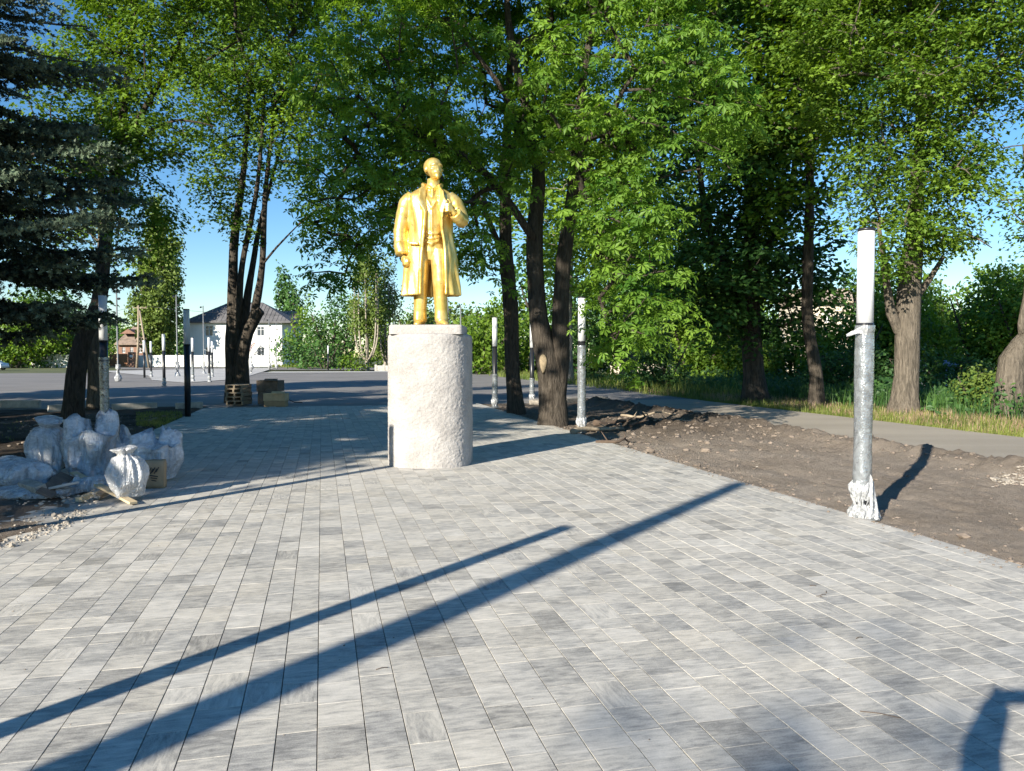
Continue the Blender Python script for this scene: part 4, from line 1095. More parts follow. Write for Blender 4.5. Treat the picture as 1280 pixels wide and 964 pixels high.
def statue():
    root = thing('golden_statue', 'gold painted statue of a bald bearded man in an open overcoat on the pedestal', 'statue', (PX + .03, PD - .02, 2.19)); root.scale = (1.01, 1.02, 1.0)
    V3 = Vector
    # ---- body: legs, torso, head, hands in one surface
    m = MB()
    def ell(cx, cy, z, rx, ry, n=28, ph=0, w=0):
        return [V3((cx + rx * math.cos(a) * (1 + w * math.sin(3 * a + ph)), cy + ry * math.sin(a) * (1 + w * math.cos(4 * a + ph)), z)) for a in [2 * math.pi * k / n for k in range(n)]]
    # legs in loose trousers
    for sx, kx, fx in ((-1, -.165, -.175), (1, .155, .165)):
        cy0 = .02 if sx < 0 else -.05
        m.loft([ell(fx, cy0 + .0, .055, .098, .115, ph=1, w=.03), ell(fx, cy0, .10, .108, .125, ph=2, w=.05), ell(fx * .99, cy0, .22, .100, .118, ph=3, w=.05), ell(kx, cy0 - .02, .45, .105, .115, ph=4, w=.04),
                ell(kx * .98, cy0 - .04, .68, .118, .125, ph=5, w=.03), ell(kx * .92, cy0 - .01, .95, .135, .15, ph=6, w=.02), ell(kx * .8, .0, 1.2, .15, .165)])
    # shoes
    for fx, ang, cy0 in ((-.175, -.12, -.02), (.175, .42, -.09)):
        Mr = Matrix.Rotation(ang, 3, 'Z')
        rings = []
        for t, w, h in ((-.14, .045, .05), (-.10, .062, .085), (0, .064, .10), (.08, .066, .085), (.16, .066, .062), (.21, .045, .045), (.225, .02, .02)):
            rings.append([V3((fx, cy0, 0)) + Mr @ V3((w * math.cos(a), -t, h * .5 + h * .5 * math.sin(a))) for a in [2 * math.pi * k / 16 for k in range(16)]])
        m.loft(rings)
    # torso
    m.loft([ell(0, 0, 1.02, .17, .14), ell(0, 0, 1.15, .235, .17), ell(0, 0, 1.35, .225, .165), ell(.01, -.01, 1.5, .225, .175), ell(.01, -.01, 1.75, .265, .19), ell(.01, .0, 1.95, .30, .18),
            ell(.01, .02, 2.07, .29, .14), ell(.02, .03, 2.14, .18, .11), ell(.03, .02, 2.19, .10, .095)])
    # waistcoat edge points, buttons and creases
    for k in range(6): m.ball((.035, -.19 + .004 * k, 1.38 + k * .085), .013, u=8, v=6)
    for k in range(3): m.tube([(-.10 + .02 * k, -.165, 1.30 + .07 * k), (.02, -.19, 1.27 + .07 * k), (.15, -.16, 1.31 + .06 * k)], .014, 6)
    m.tube([(.035, -.19, 1.34), (.035, -.20, 1.6), (.04, -.195, 1.82)], .011, 6)
    m.tube([(-.12, -.13, 1.36), (.03, -.185, 1.24), (.17, -.12, 1.36)], .016, 6)
    # tie and collar
    m.loft([[V3((.04 + sx * w, -.14 - d, z)) for sx, d in ((-1, 0), (0, .03), (1, 0), (0, -.03))] for z, w, d0 in ((2.12, .03, 0), (2.07, .035, 0), (1.95, .045, 0), (1.8, .03, 0))])
    m.tube([(.03 - .085, -.03, 2.19), (.03 - .05, -.10, 2.15), (.04, -.12, 2.11), (.03 + .06, -.09, 2.15), (.03 + .09, -.02, 2.19)], .02, 8)
    for sx in (-1, 1): m.tube([(.03 + sx * .10, .02, 2.17), (.03 + sx * .10, -.10, 2.08), (.035 + sx * .06, -.17, 1.92), (.035, -.20, 1.80)], [.02, .026, .026, .016], 8, sc=(1, 1))
    # neck
    m.tube([(.03, .03, 2.10), (.04, .02, 2.22), (.045, .01, 2.30)], [.11, .10, .10], 16)
    # head turned to the viewer's right, chin slightly raised
    H = Matrix.Rotation(R(33), 4, 'Z') @ Matrix.Rotation(R(-4), 4, 'X')
    hc = V3((.05, -.02, 2.435)); H3 = H.to_3x3() @ Matrix.Diagonal((1.26, 1.22, 1.13))
    def hp(x, y, z): return hc + H3 @ V3((x, y, z))
    m.ball(hc + H3 @ V3((0, .02, .045)), (.112, .135, .128), H3, 24, 16)          # skull
    m.ball(hp(0, -.045, -.03), (.088, .085, .115), H3, 20, 12)                      # face
    m.ball(hp(0, -.06, -.095), (.062, .058, .055), H3, 16, 10)                      # jaw
    m.ball(hp(0, -.103, -.118), (.032, .030, .038), H3, 12, 8)                      # beard
    m.ball(hp(0, -.125, -.066), (.042, .016, .013), H3, 12, 8)                      # moustache
    m.ball(hp(0, -.118, -.092), (.026, .014, .010), H3, 12, 8)                      # lip
    m.loft([[hp(x * w, -.112 - d * dd, z) for x, d in ((-1, 0), (0, 1), (1, 0), (0, -1))] for z, w, dd in ((.035, .012, .012), (.0, .015, .024), (-.03, .022, .036), (-.045, .022, .026), (-.052, .01, .01))])
    for s in (-1, 1):
        m.tube([hp(s * .012, -.122, .036), hp(s * .045, -.118, .045), hp(s * .078, -.085, .03)], [.014, .018, .014], 8)   # brow
        m.ball(hp(s * .058, -.095, -.022), (.03, .022, .02), H3, 10, 8)             # cheekbone
        m.ball(hp(s * .04, -.100, .008), (.016, .010, .008), H3, 8, 6)             # eye
        m.ball(hp(s * .108, .012, -.005), (.014, .028, .042), H3, 10, 8)            # ear
    # hand holding a crumpled cap, at the viewer's left
    m.ball((-.405, -.10, 1.03), (.05, .06, .065), None, 14, 10)
    for k in range(4): m.tube([(-.43 + .004 * k, -.135 + .0 * k, 1.045 - .028 * k), (-.385, -.185, 1.035 - .03 * k), (-.335, -.165, 1.02 - .03 * k), (-.33, -.125, 1.015 - .028 * k)], [.017, .017, .015, .012], 8)
    m.tube([(-.40, -.14, 1.07), (-.355, -.165, 1.055), (-.32, -.16, 1.03)], [.019, .017, .013], 8)
    m.ball((-.335, -.13, .985), (.06, .075, .075), None, 14, 10); m.ball((-.375, -.10, .945), (.06, .07, .04), None, 14, 10)
    # hand clutching the lapel, at the viewer's right
    m.ball((.325, -.27, 1.80), (.045, .04, .062), Matrix.Rotation(.3, 3, 'Y'), 14, 10)
    for k in range(4): m.tube([(.345, -.285, 1.845 - .033 * k), (.30, -.325, 1.85 - .035 * k), (.255, -.315, 1.845 - .036 * k), (.25, -.28, 1.84 - .034 * k)], [.017, .018, .016, .013], 8)
    m.tube([(.34, -.27, 1.86), (.32, -.30, 1.90), (.285, -.305, 1.925)], [.02, .018, .014], 8)
    m.tube([(.40, -.245, 1.70), (.34, -.265, 1.78)], [.045, .042], 10)
    body = remesh(m.mesh('body'), .0135, 1)
    link('body', body, M['gold'], root)
    # ---- overcoat
    m = MB(); n = 72
    #         z    rx   ry   cy   left edge x, right edge x
    sec = [(.47, .455, .30, .03, -.14, .255), (.60, .45, .295, .03, -.14, .255), (.85, .43, .285, .03, -.135, .25), (1.10, .40, .27, .03, -.12, .245), (1.30, .365, .255, .02, -.10, .225), (1.45, .345, .245, .02, -.085, .20),
           (1.60, .345, .24, .02, -.075, .18), (1.78, .36, .235, .02, -.07, .165), (1.93, .375, .225, .02, -.07, .15), (2.04, .36, .20, .02, -.06, .14), (2.11, .27, .16, .03, -.045, .125), (2.17, .155, .125, .03, -.04, .10)]
    zs = np.linspace(.47, 2.17, 60); A = np.array(sec)
    cols = [np.interp(zs, A[:, 0], A[:, i]) for i in range(1, 6)]
    rings = []
    for i, z in enumerate(zs):
        rx, ry, cy, xl, xr = [c[i] for c in cols]
        th = .035; flare = max(0, (1.3 - z) / .85)
        tl = math.asin(max(-.99, xl / rx)); tr = math.asin(min(.99, xr / rx))
        ang = [tl - k / (n - 1) * (2 * math.pi - (tr - tl)) for k in range(n)]
        out_ = []; inn = []
        for k, a in enumerate(ang):
            # a measured from the front (-y); folds grow to the hem
            fold = flare * (.022 * math.sin(a * 9 + 1.2 * math.sin(z * 2)) + .016 * math.sin(a * 15 + z * 1.5)) + .006 * math.sin(a * 11 + z * 9)
            rr = 1 + fold / .35
            hemdip = 0
            out_.append(V3((rx * rr * math.sin(a), cy - ry * rr * math.cos(a), z + hemdip)))
            inn.append(V3(((rx * rr - th) * math.sin(a), cy - (ry * rr - th) * math.cos(a), z)))
        rings.append(out_ + inn[::-1])
    m.loft(rings)
    # front edges rolled forward, lapels and collar
    def edge(side):
        pts = []
        for i, z in enumerate(zs[:46]):
            rx, ry, cy, xl, xr = [c[i] for c in cols]; x = xl if side < 0 else xr
            a = math.asin(x / rx); pts.append(V3((x, cy - ry * math.cos(a) - .012 + .008 * math.sin(z * 12), z)))
        m.tube(pts, [.026] * len(pts), 8)
    edge(-1); edge(1)
    def slab(pts, th=.028):
        a = [V3(p) for p in pts]; m.loft([[p + V3((0, th / 2, 0)) for p in a], [p - V3((0, th / 2, 0)) for p in a]])
    slab([(-.055, -.215, 1.50), (-.075, -.245, 1.75), (-.20, -.225, 1.93), (-.155, -.215, 1.98), (-.155, -.17, 2.10), (-.085, -.10, 2.19), (-.05, -.16, 2.02), (-.035, -.225, 1.75)])
    slab([(.205, -.225, 1.48), (.22, -.26, 1.75), (.29, -.235, 1.90), (.235, -.22, 1.97), (.22, -.17, 2.08), (.14, -.09, 2.18), (.105, -.16, 2.02), (.15, -.235, 1.75)])
    m.tube([(-.10, -.10, 2.18), (-.125, .03, 2.22), (-.06, .12, 2.22), (.03, .14, 2.22), (.12, .12, 2.22), (.17, .03, 2.21), (.14, -.09, 2.17)], [.026, .032, .035, .035, .035, .032, .026], 10)
    # sleeve at the viewer's left: hangs, slightly bent
    def sleeve(pts, rads):
        rs = []; P2 = []
        for i in range(len(pts) - 1):
            for k in range(6):
                t = k / 6; P2.append(V3(pts[i]).lerp(V3(pts[i + 1]), t)); r_ = rads[i] * (1 - t) + rads[i + 1] * t
                rs.append(r_ * (1 + .022 * math.sin(len(P2) * 1.7) + .012 * math.sin(len(P2) * 3.1)))
        P2.append(V3(pts[-1])); rs.append(rads[-1]); m.tube(P2, rs, 18)
    sleeve([(-.27, .02, 2.03), (-.375, .02, 1.93), (-.43, .02, 1.72), (-.475, .0, 1.48), (-.47, -.04, 1.28), (-.435, -.085, 1.10)], [.11, .125, .118, .108, .10, .092])
    m.tube([(-.47, -.045, 1.27), (-.437, -.085, 1.12)], [.108, .104], 18)     # turned-back cuff
    # sleeve at the viewer's right: elbow out, forearm up across the chest
    sleeve([(.27, .02, 2.02), (.38, .02, 1.92), (.455, .01, 1.76), (.50, -.04, 1.62)], [.11, .122, .115, .11])
    sleeve([(.505, -.05, 1.62), (.46, -.14, 1.65), (.40, -.22, 1.72)], [.108, .10, .086])
    m.tube([(.445, -.165, 1.67), (.395, -.225, 1.725)], [.104, .10], 16)
    # pocket flap and seams
    slab([(-.33, -.19, 1.30), (-.17, -.245, 1.28), (-.17, -.25, 1.23), (-.33, -.195, 1.25)], .03)
    m.tube([(0.0, .30, .5), (0, .28, 1.2), (0, .24, 1.9)], .01, 6)
    coat = remesh(m.mesh('overcoat'), .0135, 1)
    link('overcoat', coat, M['gold'], root)
statue()

#==================================================================== LAMPS
def crumple(rings_r, zs, n=40, amp=.02, seed=0, sq=0.0, offs=None):
    V = []
    for i, (r_, z) in enumerate(zip(rings_r, zs)):
        for k in range(n):
            a = 2 * math.pi * k / n
            p = Vector((math.cos(a) * 2.4 + seed, math.sin(a) * 2.4, z * 7))
            q = Vector((math.cos(a) * 6 + seed, math.sin(a) * 6, z * 20))
            d = (abs(mnoise.noise(p)) * 1.4 - .35 + .5 * abs(mnoise.noise(q))) * amp
            rr = r_ + d; ox = offs[i] if offs else (0, 0)
            V.append((rr * math.cos(a) + ox[0], rr * math.sin(a) + ox[1], z + mnoise.noise(q) * amp * .5))
    idx = np.arange(len(zs) * n).reshape(len(zs), n)
    F = np.stack([idx[:-1], np.roll(idx[:-1], -1, 1), np.roll(idx[1:], -1, 1), idx[1:]], -1).reshape(-1, 4)
    return np.array(V), F
def lamp(label, x, y, wrapped=None, seed=0, z=-.03, h=3.08, detail=True):
    root = thing('bollard_lamp', label, 'lamp', (x, y, z), 0, 'cylindrical lamps along the walk and the lot')
    r_ = .084; zt = h - 1.03; n = 28 if detail else 12
    def cyl(name, pts, rads, m): return MB().tube(pts, rads, n).obj(name, m, root)
    cyl('pole', [(0, 0, 0), (0, 0, zt)], [r_, r_], M['black'])
    cyl('ring', [(0, 0, zt), (0, 0, zt + .035)], [r_ + .005, r_ + .005], M['black'])
    cyl('diffuser', [(0, 0, zt + .035), (0, 0, h - .03)], [r_, r_], M['diffuser'])
    cyl('cap', [(0, 0, h - .03), (0, 0, h)], [r_ + .004, r_ + .002], M['black'])
    m = MB(); m.box((0, 0, .012), (.26, .26, .024), .2, bev=.004)
    for k in range(4): m.tube([(.1 * (1 if k & 1 else -1), .1 * (1 if k & 2 else -1), .02), (.1 * (1 if k & 1 else -1), .1 * (1 if k & 2 else -1), .055)], .012, 6)
    m.obj('base_plate', M['greypole'], root)
    if wrapped:
        ztop = wrapped[0]; nz = 70 if detail else 24
        zs = np.linspace(wrapped[1], ztop, nz)
        V, F = crumple([r_ + .010 + .003 * math.sin(q * 5) + (.008 if q > ztop - .07 else 0) for q in zs], zs, 56 if detail else 20, .005, seed)
        link('bubble_wrap', fmesh('bubble_wrap', V, F, smooth=True), M['wrap'], root)
        zs = np.linspace(.02, .42, 30 if detail else 12); rr = [.095 + .02 * (1 - q / .42) ** 1.6 + .018 * math.sin(q * 21 + seed) for q in zs]
        V, F = crumple(rr, zs, 64 if detail else 20, .032, seed + 3)
        link('base_film', fmesh('base_film', V, F, smooth=True), M['film'], root)
    return root
def lamp_xy(px, D): return ((px - 640) / FPX * D, D)
near = lamp('nearest lamp, wrapped in silver bubble wrap, at the right edge of the paving', *lamp_xy(1080, 8.15), (2.06, .30), 1)
# loose flap of film at the top of its wrap
m = MB(); vs = []
for i in range(7):
    for j in range(5):
        u = i / 6; v = j / 4
        vs.append((-.02 - .20 * u, -.105 + .05 * u - .012 * math.sin(u * 6 + v * 4), 2.06 - .03 * u - (.10 * (1 - .8 * u)) * v - .07 * u * u + .006 * math.sin(u * 7 + v * 5)))
m.add(vs, [(i * 5 + j, i * 5 + j + 1, (i + 1) * 5 + j + 1, (i + 1) * 5 + j) for i in range(6) for j in range(4)], True); m.obj('film_flap', M['film'], near)
# drooping sheet of film at the base
vs = []
for i in range(15):
    for j in range(13):
        u = i / 14; v = j / 12                       # u round and outwards, v downwards
        x = .03 + .07 * u + .09 * v * u ** .8; y = -.105 - .03 * v + .09 * u * u + .018 * math.sin(u * 11 + v * 5)
        vs.append((x, y, .50 - .10 * u - (.48 - .10 * u) * v + .012 * math.sin(u * 9 + v * 8)))
m = MB(); m.add(vs, [(i * 13 + j, i * 13 + j + 1, (i + 1) * 13 + j + 1, (i + 1) * 13 + j) for i in range(14) for j in range(12)], True); m.obj('film_sheet', M['film'], near)
lamp('wrapped lamp standing just right of the forked chestnut trunk', *lamp_xy(727, 17.4), (1.98, .3), 2)
lamp('lamp with white film hanging at its base, beside the slim dark trunk', *lamp_xy(618.5, 26.0), (1.15, .2), 3)
lamp('lamp almost hidden behind the forked chestnut trunk', *lamp_xy(665, 30.0), (.9, .2), 4)
lamp('lamp wrapped in blue tinted bubble wrap behind the sacks at the left', *lamp_xy(130, 16.6), (1.72, .3), 5)
lamp('bare black lamp with white top between the walk and the left grass', *lamp_xy(234, 21.8))
for i, (px, D, wr, lb) in enumerate([
    (205, 45, .5, 'white topped lamp alone on the dark asphalt at the left of the lot'), (180.5, 62, 0, 'small far lamp left of its twin in front of the white wall'), (189, 66, .5, 'small far lamp right of its twin in front of the white wall'),
    (241, 54, 1.2, 'far lamp with white film directly right of the bare black lamp'), (261.6, 52.5, .6, 'far lamp left of the many stemmed tree, nearer of two'), (265.5, 66, .7, 'far lamp left of the many stemmed tree, farther of two'),
    (307, 70, .7, 'far lamp just right of the many stemmed trunk'), (410.3, 92, 0, 'far lamp alone at the right part of the lot before the dark trees')]):
    lamp(lb, *lamp_xy(px, D), (wr, .1) if wr else None, 10 + i, detail=False)
# lamps outside the frame whose shadows cross the paving
tip = G(702, 661); k = 3.05 / math.tan(R(SUN_EL)); o1 = tip - Vector((math.sin(R(SUN_AZ)), math.cos(R(SUN_AZ)), 0)) * k
lamp('lamp outside the picture at the left whose shadow crosses the foreground', o1.x, o1.y, None, 30, 0)
q = G(486, 583.5); k = (3.05 - .60) / math.tan(R(SUN_EL)); o2 = q - Vector((math.sin(R(SUN_AZ)), math.cos(R(SUN_AZ)), 0)) * k
lamp('lamp outside the picture at the left whose shadow reaches the pedestal', o2.x, o2.y, None, 31, 0)

# tall thin poles with small spotlights
def tall_pole(label, x, y, h, wrap=.5, heads=2, seed=0):
    root = thing('light_pole', label, 'pole', (x, y, -.04), 0, 'tall thin light poles around the lot')
    MB().tube([(0, 0, 0), (0, 0, 1.2), (0, 0, 1.25), (0, 0, h)], [.075, .075, .055, .05], 10).obj('pole', M['greypole'], root)
    for k in range(heads):
        s = 1 if k % 2 else -1; zz = h - .15 - .75 * k
        m = MB(); m.tube([(0, 0, zz), (s * .18, -.05, zz)], .02, 6); m.tube([(s * .2, -.14, zz - .02), (s * .2, -.05, zz), (s * .2, .08, zz + .02)], [.09, .09, .05], 8); m.obj('spotlight', M['black'], root)
    if wrap:
        zs = np.linspace(.03, wrap + .5, 14); V, F = crumple([.14 + .10 * math.sin(q * 7 + seed) * (q < 1) for q in zs], zs, 14, .12, seed)
        link('base_film', fmesh('base_film', V, F, smooth=True), M['film'], root)
for i, (px, D, h, w, lb) in enumerate([
    (147.5, 54, 6.7, .7, 'tall thin pole with crumpled film at its base, in front of the brown gate'), (221.8, 68, 7.2, .8, 'tall pale pole in front of the columnar poplar'), (255, 78, 6.9, .3, 'tall thin pole before the left wall of the house'),
    (314, 80, 6.5, .6, 'tall thin pole close to the many stemmed tree, before the red stair'), (337, 99, 6.6, .5, 'left one of two thin poles before the right end of the house'), (345.8, 108, 6.5, .4, 'right one of two thin poles before the right end of the house'),
    (560, 60, 6.3, 0, 'thin dark pole showing just right of the statue legs'), (576, 64, 6.0, 0, 'thin dark pole further right of the statue legs')]):
    tall_pole(lb, *lamp_xy(px, D), h, w, 2 if px > 240 else 2, i)
# tall post outside the frame casting the long soft shadow
tip = G(927, 604); k = 6.9 / math.tan(R(SUN_EL)); o3 = tip - Vector((math.sin(R(SUN_AZ)), math.cos(R(SUN_AZ)), 0)) * k
root = thing('wooden_post', 'tall wooden post outside the picture whose long shadow crosses the paving', 'post', (o3.x, o3.y, -.05))
MB().tube([(0, 0, 0), (0.05, 0, 3.5), (0, 0, 6.95)], [.20, .17, .11], 12).obj('pole', M['wood'], root)

#==================================================================== BUILDINGS ACROSS THE LOT
def facade(root, x0, x1, y, z0, z1, wins, m, thick=.4):
    """wall in the XZ plane facing -Y, built in pieces round its openings"""
    xs = sorted({x0, x1, *[w[0] for w in wins], *[w[1] for w in wins]}); zs = sorted({z0, z1, *[w[2] for w in wins], *[w[3] for w in wins]})
    mb = MB()
    for i in range(len(xs) - 1):
        for j in range(len(zs) - 1):
            cx = (xs[i] + xs[i + 1]) / 2; cz = (zs[j] + zs[j + 1]) / 2
            if any(w[0] < cx < w[1] and w[2] < cz < w[3] for w in wins): continue
            mb.box((cx, y + thick / 2, cz), (xs[i + 1] - xs[i], thick, zs[j + 1] - zs[j]))
    mb.obj('front_wall', m, root)
    for (a, b_, c, d) in wins:
        w = MB(); t = .09
        w.box(((a + b_) / 2, y + .15, c + t / 2), (b_ - a, .1, t)); w.box(((a + b_) / 2, y + .15, d - t / 2), (b_ - a, .1, t))
        w.box((a + t / 2, y + .15, (c + d) / 2), (t, .1, d - c - 2 * t)); w.box((b_ - t / 2, y + .15, (c + d) / 2), (t, .1, d - c - 2 * t)); w.box(((a + b_) / 2, y + .15, (c + d) / 2), (t, .1, d - c - 2 * t))
        w.box(((a + b_) / 2, y + .152, c + (d - c) * .68), (b_ - a - 2 * t, .09, t * .7))
        wo = w.obj('window', M['frame'], root)
        MB().box(((a + b_) / 2, y + .22, (c + d) / 2), (b_ - a - .02, .03, d - c - .02)).obj('pane', M['glass'], wo)
def hip_roof(root, x0, x1, y0, y1, z, h, m, rx=.25, over=.5, name='roof'):
    x0 -= over; x1 += over; y0 -= over; y1 += over; L = x1 - x0; ym = (y0 + y1) / 2
    a, b_ = x0 + L * rx, x1 - L * rx
    vs = [(x0, y0, z), (x1, y0, z), (x1, y1, z), (x0, y1, z), (a, ym, z + h), (b_, ym, z + h), (x0, y0, z - .25), (x1, y0, z - .25), (x1, y1, z - .25), (x0, y1, z - .25)]
    mb = MB(); mb.add(vs, [(0, 1, 5, 4), (2, 3, 4, 5), (1, 2, 5), (3, 0, 4), (6, 7, 1, 0), (7, 8, 2, 1), (8, 9, 3, 2), (9, 6, 0, 3), (9, 8, 7, 6)])
    # battens of the roofing sheets
    for k in range(1, int(L / .8)):
        x = x0 + k * .8; f = min(1, (x - x0) / (a - x0)) if x < a else (min(1, (x1 - x) / (x1 - b_)) if x > b_ else 1)
        mb.tube([(x, y0, z + .04), (x, y0 + (ym - y0) * f, z + h * f + .04)], .04, 4)
    return mb.obj(name, m, root)
def at(px, D): return (px - 640) / FPX * D
def zat(py, D): return CAM_H + (446 - py) / FPX * D
HD = 145
root = thing('white_house', 'white two storey house with a dark hip roof behind the many stemmed tree', 'house', (at(300, HD), HD, -.05))
ox = root.location.x
wn_ = lambda a, b_, c, d: (at(a, HD) - ox, at(b_, HD) - ox, zat(d, HD), zat(c, HD))
facade(root, at(237, HD) - ox, at(353, HD) - ox, 0, -.1, zat(402, HD), [wn_(257, 267, 407, 420), wn_(322, 331, 408, 420), wn_(322, 331, 434, 445), wn_(257, 267, 434, 445), wn_(283, 292, 407, 420), wn_(283, 292, 434, 445)], M['whitewall'])
m = MB(); W_ = at(353, HD) - ox; E_ = at(237, HD) - ox; zt = zat(402, HD)
m.add([(W_, .401, -.1), (W_, .401, zt), (W_ + 1.2, 9, zt), (W_ + 1.2, 9, -.1), (E_, 9, zt), (E_, 9, -.1), (E_, .401, -.1), (E_, .401, zt)], [(0, 3, 2, 1), (3, 5, 4, 2), (5, 6, 7, 4)]); m.obj('side_wall', M['whitewall'], root)
rf = hip_roof(root, E_, W_ + 1, 0, 9, zt, zat(376, HD) - zt, M['roof'], .34, .9)
MB().box((-1.5, 5, zat(374, HD)), (.7, .7, 1.6)).obj('chimney', M['brick'], rf)
m = MB()
for k in range(2): m.tube([(at(309, HD) - ox, -1.0 - k * .9, zat(446, HD)), (at(322, HD) - ox, -1.0 - k * .9, zat(428, HD))], .07, 5)
for k in range(10):
    f = k / 9; m.box((at(309 + 13 * f, HD) - ox, -1.45, zat(447.5 - 18 * f, HD)), (.3, .9, .05))
m.obj('outside_stair', M['red'], root)
# second roof behind
D2 = 160; root = thing('back_house', 'house with a sheet roof showing behind the white one', 'house', (at(352, D2), D2, -.05))
MB().box((0, 3, 4.2), (5.6, 6, 8.6)).obj('wall', M['cream'], root)
m = MB(); z0 = zat(400, D2); z1 = zat(388, D2)
m.add([(-3.4, -.6, z0), (3.2, -.6, z0), (3.2, 3, z1), (-3.4, 3, z1), (3.2, 6.6, z0), (-3.4, 6.6, z0), (-3.4, -.6, z0 - .2), (3.2, -.6, z0 - .2)], [(0, 1, 2, 3), (3, 2, 4, 5), (6, 7, 1, 0), (0, 3, 5), (1, 4, 2)])
for k in range(9): m.tube([(-3.2 + k * .78, -.6, z0 + .05), (-3.2 + k * .78, 3, z1 + .05)], .06, 4)
m.obj('roof', M['tileroof'], root)
# cottage with tiled roof
D3 = 150; root = thing('tiled_cottage', 'low cottage with weathered tiled roof and brick gable behind the brown gate', 'house', (at(166, D3), D3, -.05))
ox = root.location.x; f = lambda px: at(px, D3) - ox
facade(root, f(148), f(184), 0, -.1, zat(430, D3), [(f(153), f(157), zat(441, D3), zat(434, D3)), (f(163), f(167), zat(441, D3), zat(434, D3)), (f(174), f(178), zat(441, D3), zat(434, D3))], M['brick'])
m = MB(); z0 = zat(429.5, D3); z1 = zat(406, D3)
m.add([(f(146), -.8, z0), (f(186), -.8, z0), (f(186), 4, z1), (f(156), 4, z1), (f(186), 9, z0), (f(146), 9, z0), (f(146), -.8, z0 - .25), (f(186), -.8, z0 - .25)], [(0, 1, 2, 3), (3, 2, 4, 5), (0, 3, 5), (1, 4, 2), (6, 7, 1, 0)])
for k in range(13):
    g_ = k / 13; m.box((f(166), -.8 + 4.8 * g_ + .15, z0 + (z1 - z0) * g_ + .07), (f(186) - f(150) - 4 * g_, .12, .06))
m.obj('roof', M['tileroof'], root)
m = MB(); gx0, gx1, gz0, gz1 = f(152), f(171), zat(417, D3), zat(411, D3)
m.add([(gx0, -.2, gz0), (gx1, -.2, gz0), ((gx0 + gx1) / 2, -.2, gz1), (gx0, 3, gz0), (gx1, 3, gz0), ((gx0 + gx1) / 2, 3, gz1)], [(0, 1, 2), (0, 2, 5, 3), (1, 4, 5, 2)]); m.obj('gable', M['brick'], root)
# white wall along the far side, in panels with posts
def panel_wall(name, label, px0, px1, D, z1, step, m, cat='wall', pm=None):
    x0, x1 = at(px0, D), at(px1, D); root = thing(name, label, cat, (x0, D, -.1)); n = int((x1 - x0) / step); me = None; mp = None
    for k in range(n):
        if me is None: me = MB().box((0, 0, z1 / 2), (step - .32, .18, z1), bev=.02).mesh('panel'); mp = MB().box((0, 0, z1 / 2 + .06), (.3, .3, z1 + .12), bev=.03).mesh('post')
        link('panel', me, m, root, (step * (k + .5), 0, 0)); link('post', mp, pm or m, root, (step * k, 0, 0))
panel_wall('white_wall', 'long white panel wall in front of the cottage and the house', 168, 332, 136, 2.05, 2.5, M['whitewall'])
panel_wall('white_wall', 'white panel wall at the far left behind the spruce branches', -40, 134, 128, 2.15, 2.5, M['whitewall'])
panel_wall('grey_wall', 'low grey wall by the far kerb, left of the statue', 470, 500, 96, .7, 1.0, M['concrete'])
root = thing('brown_gate', 'brown wooden gate beside a brick pillar at the end of the white wall', 'gate', (at(137, 134), 134, -.1))
me = MB().box((0, 0, 1.2), (.26, .06, 2.2)).mesh('plank')
for k in range(11): link('plank', me, M['gate'], root, (.15 + k * .29, 0, 0))
m = MB(); m.box((1.6, .08, .55), (3.3, .06, .15)); m.box((1.6, .08, 1.9), (3.3, .06, .15)); m.obj('rail', M['gate'], root)
MB().box((3.95, 0, 1.3), (1.2, .5, 2.6), bev=.04).obj('pillar', M['brick'], root)
MB().box((3.95, -.27, 1.9), (.55, .02, .35)).obj('notice', M['frame'], root)
# wooden A-shaped utility pole with wires
root = thing('utility_pole', 'wooden A shaped utility pole in front of the columnar poplar', 'pole', (at(176, 120), 120, -.1))
m = MB(); x0 = at(171, 120) - root.location.x
m.tube([(x0, 0, 0), (x0 + .3, 0, 4), (at(174.5, 120) - root.location.x, 0, 9.8)], [.2, .17, .13], 8); m.obj('pole', M['wood'], root)
m = MB(); m.tube([(at(186.5, 120) - root.location.x, 0, 0), (at(175.5, 120) - root.location.x, .1, 9.0)], [.18, .13], 8); m.obj('strut', M['wood'], root)
m = MB(); m.box((0, 0, 9.4), (2.2, .1, .1))
for k in (-1, -.4, .4, 1): m.tube([(k, 0, 9.45), (k, 0, 9.65)], .05, 6)
m.obj('crossarm', M['wood'], root)
for k, lb in ((-1, 'upper wire running left from the A shaped utility pole'), (1, 'lower wire running from the A shaped pole past the house')):
    pts = []
    a = Vector((root.location.x + k * .9, 120, 9.55)); b_ = Vector((at(60 if k < 0 else 470, 125), 125, 8.8))
    for i in range(13):
        t = i / 12; p = a.lerp(b_, t); p.z -= 2.2 * t * (1 - t) * 1.5; pts.append(p - a)
    tag(MB().tube(pts, .022, 5).obj('wire', M['black'], None, a), lb, 'wire')
